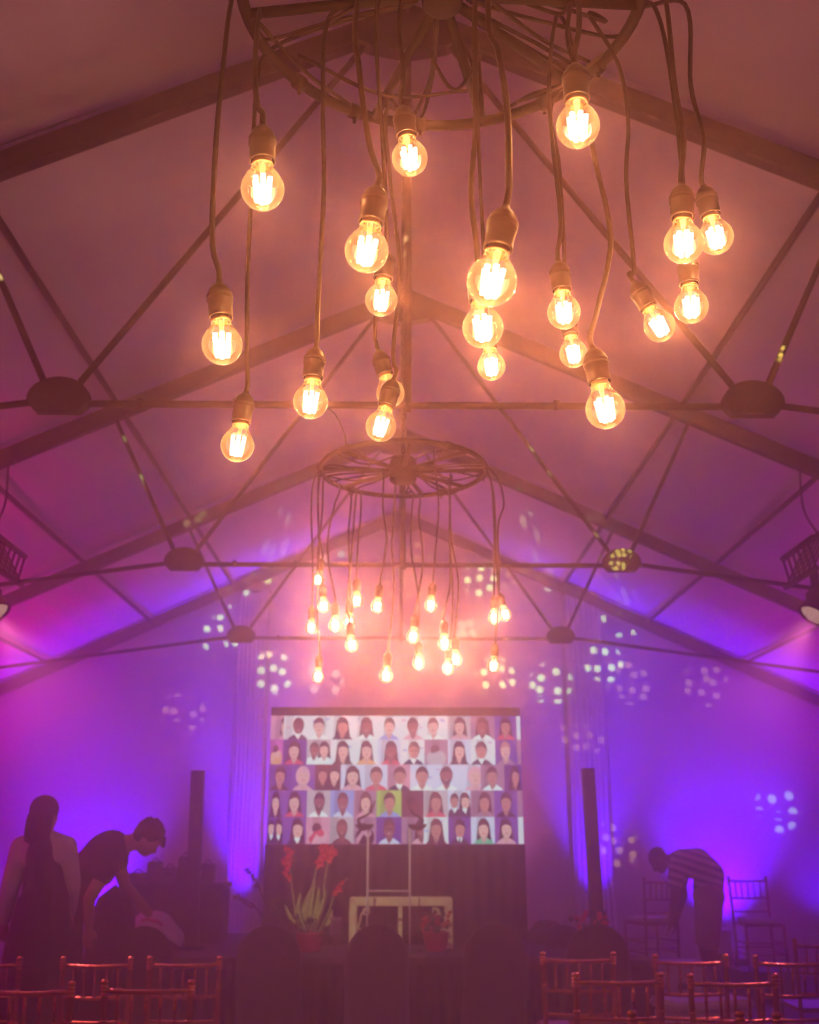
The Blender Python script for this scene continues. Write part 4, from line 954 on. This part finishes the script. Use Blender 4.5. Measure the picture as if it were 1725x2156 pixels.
place_chair('nearest right gold chair, finials at the bottom edge under the white cool box', 1330, 1558, 2127)
place_chair('nearest gold chair at the bottom right, one finial in view', 1635, 1860, 2130)
place_chair('farther gold chair at the right edge, third row', 1673, 1800, 1975)
# ------------------------------------------------------------------ right rear: crates, chairs being unpacked, cool box
def crate(label, px, py, Y, w, d, h, m=M_crate, bz=0.0):
    x = at(px, py, Y).x; t = thing('storage_crate', label, 'crate', (x, Y, bz))
    MB().box((x, Y, bz + h / 2 - .015), (w, d, h - .03), None, 0.015).build('body', m, t)
    MB().box((x, Y, bz + h - .02), (w + .03, d + .03, .04), None, 0.008).build('lid', m, t)
    MB().box((x, Y - d / 2 - .006, bz + h * .55), (w * .35, .014, h * .12), None, 0.004).build('handle', M_post, t)
    return t, x
c1, x1 = crate('crate under the chair by the bending man', 1390, 1960, 11.95, .5, .5, .27)
c2, x2 = crate('crate under the far right chair by the end wall', 1592, 1960, 11.95, .5, .5, .27)
c3, x3 = crate('pale crate behind the bending man', 1500, 1970, 12.55, .3, .4, .62, M_cool)
c4, x4 = crate('pale crate on the floor in front of the bending man', 1428, 2000, 10.9, .40, .35, .46, M_cool)
for (x, lab, rz) in ((x1, 'chair standing on a crate beside the bending man', .35), (x2, 'chair standing on a crate near the right end wall', math.pi)):
    o = copy_tree(proto_chair); o.location = (x, 11.85 if rz < 1 else 12.05, .276); o.rotation_euler = (0, 0, rz); o.scale = (1, 1, 1); tag(o, lab, 'chair', 'chairs set on crates at the right rear')
for (x, lab, y) in ((x1, 'white seat pad on the chair beside the bending man', 12.04), (x2, 'white seat pad on the chair near the right end wall', 11.84)):
    b = MB(); b.box((x + (-.07 if y > 12 else 0), y, .276 + .462 + .022), (.36, .36, .04), Matrix.Rotation(.35 if y > 12 else 0, 3, 'Z'), .015); o = b.build('seat_pad', M_pad, None, (x, y, .74)); tag(o, lab, 'cushion', 'white seat pads')
# white cool box
A = atz(1424, 2112, .42); B_ = atz(1590, 2103, .42); c = (A + B_) / 2
t = thing('cool_box', 'white plastic cool box on the floor behind the gold chairs', 'cool box', (c.x, c.y + .2, 0))
L = (B_ - A).length; an = math.atan2(B_.y - A.y, B_.x - A.x); rot = Matrix.Rotation(an, 3, 'Z'); mid = Vector((c.x, c.y, 0)) + rot @ Vector((0, .2, 0))
MB().box(mid + Vector((0, 0, .18)), (L * .93, .36, .36), rot, 0.03).build('body', M_cool, t)
MB().box(mid + Vector((0, 0, .385)), (L, .42, .07), rot, 0.02).build('lid', M_cool, t)
MB().box(mid + rot @ Vector((0, -.205, .30)), (L * .5, .02, .03), rot, 0.006).build('handle', M_cool, t)
# low table dark corner right of stage
t, _x = crate('low dark case just right of the stage corner', 1338, 2010, 9.6, .28, .4, .62, M_dark)
# ================================================================== PEOPLE
def voxel(name, b, m, parent, vox=0.012, smooth=2):
    o = b.build(name, m, parent)
    r = o.modifiers.new('r', 'REMESH'); r.mode = 'VOXEL'; r.voxel_size = vox; r.use_smooth_shade = True
    if smooth: s = o.modifiers.new('s', 'SMOOTH'); s.iterations = smooth; s.factor = .5
    return o
def hand(b, w, d, up, side, s=1.0, curl=0.5):
    """wrist point w, direction d, palm normal 'up', thumb side 'side'"""
    d = Vector(d).normalized(); up = Vector(up); up = (up - d * up.dot(d)).normalized(); sd = d.cross(up).normalized() * side
    w = Vector(w)
    for k in range(4):
        a = w + sd * (.027 - .018 * k) * s; b.cap(w + sd * (.012 - .008 * k) * s, .020 * s, a + d * .085 * s, .0125 * s, 10)
    Ls = (.068, .078, .072, .056)
    for k in range(4):
        a = w + sd * (.030 - .020 * k) * s + d * .085 * s; l = Ls[k] * s
        d1 = (d + up * curl * .5).normalized(); d2 = (d + up * curl * 1.4).normalized()
        m_ = a + d1 * l * .5; e = m_ + d2 * l * .5
        b.cap(a, .0098 * s, m_, .0088 * s, 8); b.cap(m_, .0088 * s, e, .0072 * s, 8)
    a = w + sd * .022 * s + d * .022 * s; m_ = a + (sd * .8 + d * .7 + up * .3).normalized() * .042 * s; e = m_ + (sd * .25 + d + up * .4).normalized() * .034 * s
    b.cap(a, .014 * s, m_, .0115 * s, 8); b.cap(m_, .0115 * s, e, .009 * s, 8)
def head(b, c, fwd, up, s=1.0):
    """adds a head to the body mesh: skull, jaw, nose, brow, lips, ears"""
    f = Vector(fwd).normalized(); u = Vector(up); u = (u - f * u.dot(f)).normalized(); r = f.cross(u)
    rot = Matrix((r, f, u)).transposed(); c = Vector(c)
    P = lambda x, y, z: c + rot @ (Vector((x, y, z)) * s)
    b.ell(P(0, -.012, .03), (.074 * s, .092 * s, .085 * s), rot, 20, 14)
    b.ell(P(0, .022, -.035), (.056 * s, .066 * s, .068 * s), rot, 18, 12)
    b.ell(P(0, .055, -.078), (.030 * s, .028 * s, .022 * s), rot, 12, 8)
    b.cap(P(0, .082, .012), .008 * s, P(0, .104, -.022), .0125 * s, 8)
    for q in (-1, 1):
        b.ell(P(q * .028, .070, .022), (.024 * s, .014 * s, .010 * s), rot, 10, 8)
        b.ell(P(q * .032, .066, -.018), (.020 * s, .018 * s, .018 * s), rot, 10, 8)
        b.ell(P(q * .074, -.008, -.004), (.010 * s, .020 * s, .032 * s), rot, 10, 8)
        b.ell(P(q * .030, .070, .006), (.012 * s, .010 * s, .010 * s), rot, 10, 8)
    b.ell(P(0, .083, -.048), (.022 * s, .009 * s, .007 * s), rot, 10, 8); b.ell(P(0, .080, -.058), (.020 * s, .010 * s, .007 * s), rot, 10, 8)
    return rot, P
def eyes(parent, rot, P, s, mw, mp):
    for q in (-1, 1):
        b = MB(); b.ell(P(q * .030, .074, .008), (.010 * s, .008 * s, .008 * s), rot, 10, 8); b.build('eye', mp, parent)
V3 = Vector
# ---- standing person on the left, seen from behind
Y1 = 7.62; RS = 1.06
def q1(x, y, dy=0): return at(x, y, Y1 + dy)
base = q1(92, 1900); 
p1 = thing('person', 'standing person with long dark hair, white sleeves and dark pinafore, seen from behind', 'person', (base.x, Y1, 0))
hc = q1(96, 1716); nk = q1(98, 1752); sl = q1(45, 1783); sr = q1(140, 1783)
hip = V3((base.x + .01, Y1, .98)); 
body = MB(); rot, P = head(body, hc, (.35, .92, -.08), (0, 0, 1), 1.02)
body.cap(hc + V3((0, -.01, -.06)), .055, nk + V3((0, 0, -.05)), .058)
body.cap(nk + V3((0, 0, -.08)), .085, hip + V3((0, 0, .25)), .12); body.ell(nk + V3((0, 0, -.14)), (.165, .10, .13)); body.ell(hip + V3((0, 0, .05)), (.165, .125, .16))
el = q1(22, 1868, -.02); wl = q1(8, 1945, .1); er = q1(150, 1862, .05); wr = q1(146, 1925, .25)
for S_, E_, Wp, sd in ((sl, el, wl, 1), (sr, er, wr, -1)):
    body.cap(S_, .052, E_, .038); body.cap(E_, .038, Wp, .026); hand(body, Wp, (Wp - E_), V3((0, 1, 0)), sd, 1.0, .5)
for s in (-1, 1):
    body.cap(hip + V3((s * .085, 0, -.03)), .092, V3((hip.x + s * .10, Y1 + .01, .50)), .060); body.cap(V3((hip.x + s * .10, Y1 + .01, .50)), .058, V3((hip.x + s * .11, Y1, .09)), .036)
    body.cap(V3((hip.x + s * .11, Y1 - .03, .045)), .038, V3((hip.x + s * .13, Y1 + .15, .035)), .030)
voxel('body', body, M_skin, p1); eyes(p1, rot, P, 1.0, None, M_black)
hb = MB()
hb.ell(P(0, -.022, .036), (.088, .104, .092), rot, 22, 14); hb.ell(P(0, -.055, -.04), (.086, .066, .11), rot, 18, 12)
hb.cap(P(0, -.065, -.04), .078, P(0, -.075, -.13), .072); hb.cap(P(.045, -.05, -.02), .05, P(.05, -.055, -.16), .042); hb.cap(P(-.045, -.05, -.02), .05, P(-.05, -.055, -.16), .042)
voxel('hair', hb, M_hair, p1, .01, 1)
bl = MB(); bl.ell(nk + V3((0, 0, -.14)), (.178, .118, .14)); bl.cap(nk + V3((0, 0, -.06)), .085, hip + V3((0, 0, .22)), .135)
for S_, E_, Wp in ((sl, el, wl), (sr, er, wr)):
    bl.cap(S_, .070, E_ + (S_ - E_) * .1, .064); bl.cap(E_, .062, E_ + (Wp - E_) * .85, .046)
bl.cap(sl, .068, nk + V3((-.02, 0, -.06)), .072); bl.cap(sr, .068, nk + V3((.02, 0, -.06)), .072)
voxel('blouse', bl, M_shirtw, p1)
pn = MB(); pn.ell(nk + V3((0, -.01, -.15)), (.12, .135, .145)); pn.cap(nk + V3((.0, -.01, -.12)), .115, hip + V3((0, 0, .20)), .155)
zz = [(1.22, .165), (1.10, .185), (.95, .215), (.75, .235), (.55, .25), (.40, .262)]
pn.lathe([(.001, 1.24)] + [(r_, z) for z, r_ in zz] + [(.001, .395)], 26, (hip.x - .015, Y1 - .0, 0))
voxel('pinafore', pn, M_dark, p1, .013, 3)
# ---- bending person in a black top
Y2 = 8.3; RS = 1.09
def q2(x, y, dy=0): return at(x, y, Y2 + dy)
p2 = thing('person', 'person in a black short-sleeved top bending forward, bare arms reaching down', 'person', (q2(150, 1900).x, Y2, 0))
hc = q2(312, 1768); nk = q2(270, 1775); sN = q2(226, 1828, -.17); sF = q2(246, 1800, .17); ch = q2(222, 1800); wa = q2(165, 1860); hip = q2(135, 1915)
body = MB(); rot, P = head(body, hc + V3((0, 0, 0)), (.72, -.05, -.75), (.75, 0, .65), 1.03)
body.cap(hc + V3((-.05, 0, .0)), .056, nk + V3((-.04, 0, -.01)), .062)
body.ell(ch, (.17, .19, .13), Matrix.Rotation(R(-48), 3, 'Y')); body.cap(ch, .13, wa, .12); body.cap(wa, .12, hip, .145); body.cap(nk + V3((-.04, 0, -.02)), .07, ch, .12)
eN = q2(188, 1893, -.24); wN = q2(186, 1950, -.2); eF = q2(262, 1862, .22); wF = q2(292, 1893, .2)
for S_, E_, Wp, sd, dd in ((sN, eN, wN, 1, (0, 0, -1)), (sF, eF, wF, -1, (.6, 0, -.8))):
    body.cap(S_, .055, E_, .042); body.cap(E_, .041, Wp, .029); hand(body, Wp, dd, V3((0.3, 1, 0)), sd, 1.05, .6)
for s in (-1, 1):
    body.cap(hip + V3((-.02, s * .09, -.03)), .10, V3((hip.x + .06, Y2 + s * .11, .52)), .062); body.cap(V3((hip.x + .06, Y2 + s * .11, .52)), .060, V3((hip.x - .01, Y2 + s * .12, .09)), .038)
    body.cap(V3((hip.x - .03, Y2 + s * .12, .045)), .038, V3((hip.x + .17, Y2 + s * .13, .035)), .030)
voxel('body', body, M_skin, p2); eyes(p2, rot, P, 1.0, None, M_black)
hb = MB(); hb.ell(P(0, -.030, .042), (.088, .104, .090), rot, 22, 14); hb.ell(P(0, -.055, .0), (.080, .066, .085), rot, 18, 12); hb.cap(P(0, -.085, -.01), .045, P(0, -.085, -.05), .03)
rn = random.Random(3)
for k in range(60):
    a = rn.uniform(0, 6.28); e = rn.uniform(.1, 1.3); d = V3((math.cos(a) * math.cos(e) * .085, math.sin(a) * math.cos(e) * .10 - .03, .05 + math.sin(e) * .082))
    hb.cap(P(*d), .012, P(*(d * 1.0 + Vector((d.x * .18, (d.y + .03) * .2, (d.z - .05) * .22)))), .006, 6)
for (x, z) in ((.02, .06), (-.01, .05), (.04, .05), (-.035, .055)): hb.cap(P(x, .07, .085), .016, P(x * 1.1, .118, z - .01), .006, 8)
voxel('hair', hb, M_hair, p2, .009, 0)
tp = MB(); tp.ell(ch, (.185, .205, .145), Matrix.Rotation(R(-48), 3, 'Y')); tp.cap(ch, .15, wa, .145); tp.cap(wa, .14, hip + V3((.02, 0, .02)), .165); tp.cap(nk + V3((-.075, 0, -.02)), .072, ch, .14)
for S_, E_ in ((sN, eN), (sF, eF)): tp.cap(S_, .078, S_ + (E_ - S_) * .22, .072); tp.cap(S_ + V3((0, 0, .01)), .075, ch, .12)
voxel('black_top', tp, M_dark, p2)
tr = MB(); tr.cap(wa + (hip - wa) * .8, .14, hip + V3((-.01, 0, -.03)), .165)
for s in (-1, 1): tr.cap(hip + V3((-.02, s * .09, -.03)), .125, V3((hip.x + .06, Y2 + s * .11, .52)), .085); tr.cap(V3((hip.x + .06, Y2 + s * .11, .52)), .083, V3((hip.x - .01, Y2 + s * .12, .10)), .06)
voxel('trousers', tr, M_dark, p2)
wb_ = MB().tube([wN + V3((.034 * math.cos(q * .785), .034 * math.sin(q * .785), .03)) for q in range(8)], .005, 6, closed=True).build('bracelet', M_brass, p2)
bg_ = bundle('tall dark cloth covered case the bending person leans over', 243, 1862, 8.95, .24, .5, 0.0, M_dark, 'covered_case', 'case', .2)
# ---- man in a striped shirt bending over the crate on the right
Y3 = 11.3; RS = 1.0
def q3(x, y, dy=0): return at(x, y, Y3 + dy)
p3 = thing('person', 'man in a striped shirt and light shorts bending over crates on the right', 'person', (q3(1480, 1950).x, Y3, 0))
hc = q3(1388, 1812); nk = q3(1412, 1812); ch = q3(1438, 1818); mb = q3(1470, 1818); wa = q3(1495, 1842); hip = q3(1492, 1878)
sN = q3(1424, 1838, -.16); sF = q3(1430, 1826, .17)
body = MB(); rot, P = head(body, hc, (-.62, -.12, -.72), (-.72, 0, .62), 1.08)
body.cap(hc + V3((.03, 0, .0)), .058, nk + V3((.03, 0, -.0)), .062)
body.ell(ch, (.15, .19, .13)); body.cap(ch, .13, mb, .135); body.cap(mb, .13, wa, .125); body.cap(wa, .125, hip, .14); body.cap(nk, .065, ch, .12)
eN = q3(1420, 1890, -.2); wN = q3(1412, 1938, -.15); eF = q3(1440, 1885, .2); wF = q3(1424, 1935, .15)
for S_, E_, Wp, sd in ((sN, eN, wN, 1), (sF, eF, wF, -1)):
    body.cap(S_, .056, E_, .043); body.cap(E_, .042, Wp, .030); hand(body, Wp, (-.2, 0, -1), V3((-1, .3, 0)), sd, 1.05, .5)
kn = [(hip.x - .02, .56), (hip.x - .06, .56)]
for s in (-1, 1):
    kx = hip.x - .05; body.cap(hip + V3((0, s * .09, -.03)), .10, V3((kx, Y3 + s * .12, .53)), .064); body.cap(V3((kx, Y3 + s * .12, .53)), .062, V3((hip.x + .0, Y3 + s * .13, .09)), .038)
    body.cap(V3((hip.x + .02, Y3 + s * .13, .045)), .038, V3((hip.x - .17, Y3 + s * .14, .035)), .031)
voxel('body', body, M_skind, p3); eyes(p3, rot, P, 1.0, None, M_cloth)
hb = MB(); hb.ell(P(0, -.020, .040), (.082, .098, .084), rot, 22, 14); voxel('hair', hb, M_hair, p3, .01, 1)
tp = MB(); tp.ell(ch, (.16, .205, .14)); tp.cap(ch, .145, mb, .155); tp.cap(mb, .15, wa, .15); tp.cap(wa, .15, hip + V3((0, 0, .04)), .155); tp.cap(nk + V3((.05, 0, 0)), .075, ch, .135)
for S_, E_ in ((sN, eN), (sF, eF)): tp.cap(S_, .080, S_ + (E_ - S_) * .45, .075); tp.cap(S_ + V3((0, 0, .01)), .078, ch, .12)
voxel('striped_shirt', tp, M_stripe, p3)
tr = MB(); tr.cap(wa + (hip - wa) * .85, .15, hip + V3((0, 0, -.03)), .165)
for s in (-1, 1): tr.cap(hip + V3((0, s * .09, -.03)), .128, V3((hip.x - .05, Y3 + s * .12, .60)), .092)
voxel('shorts', tr, M_khaki, p3)
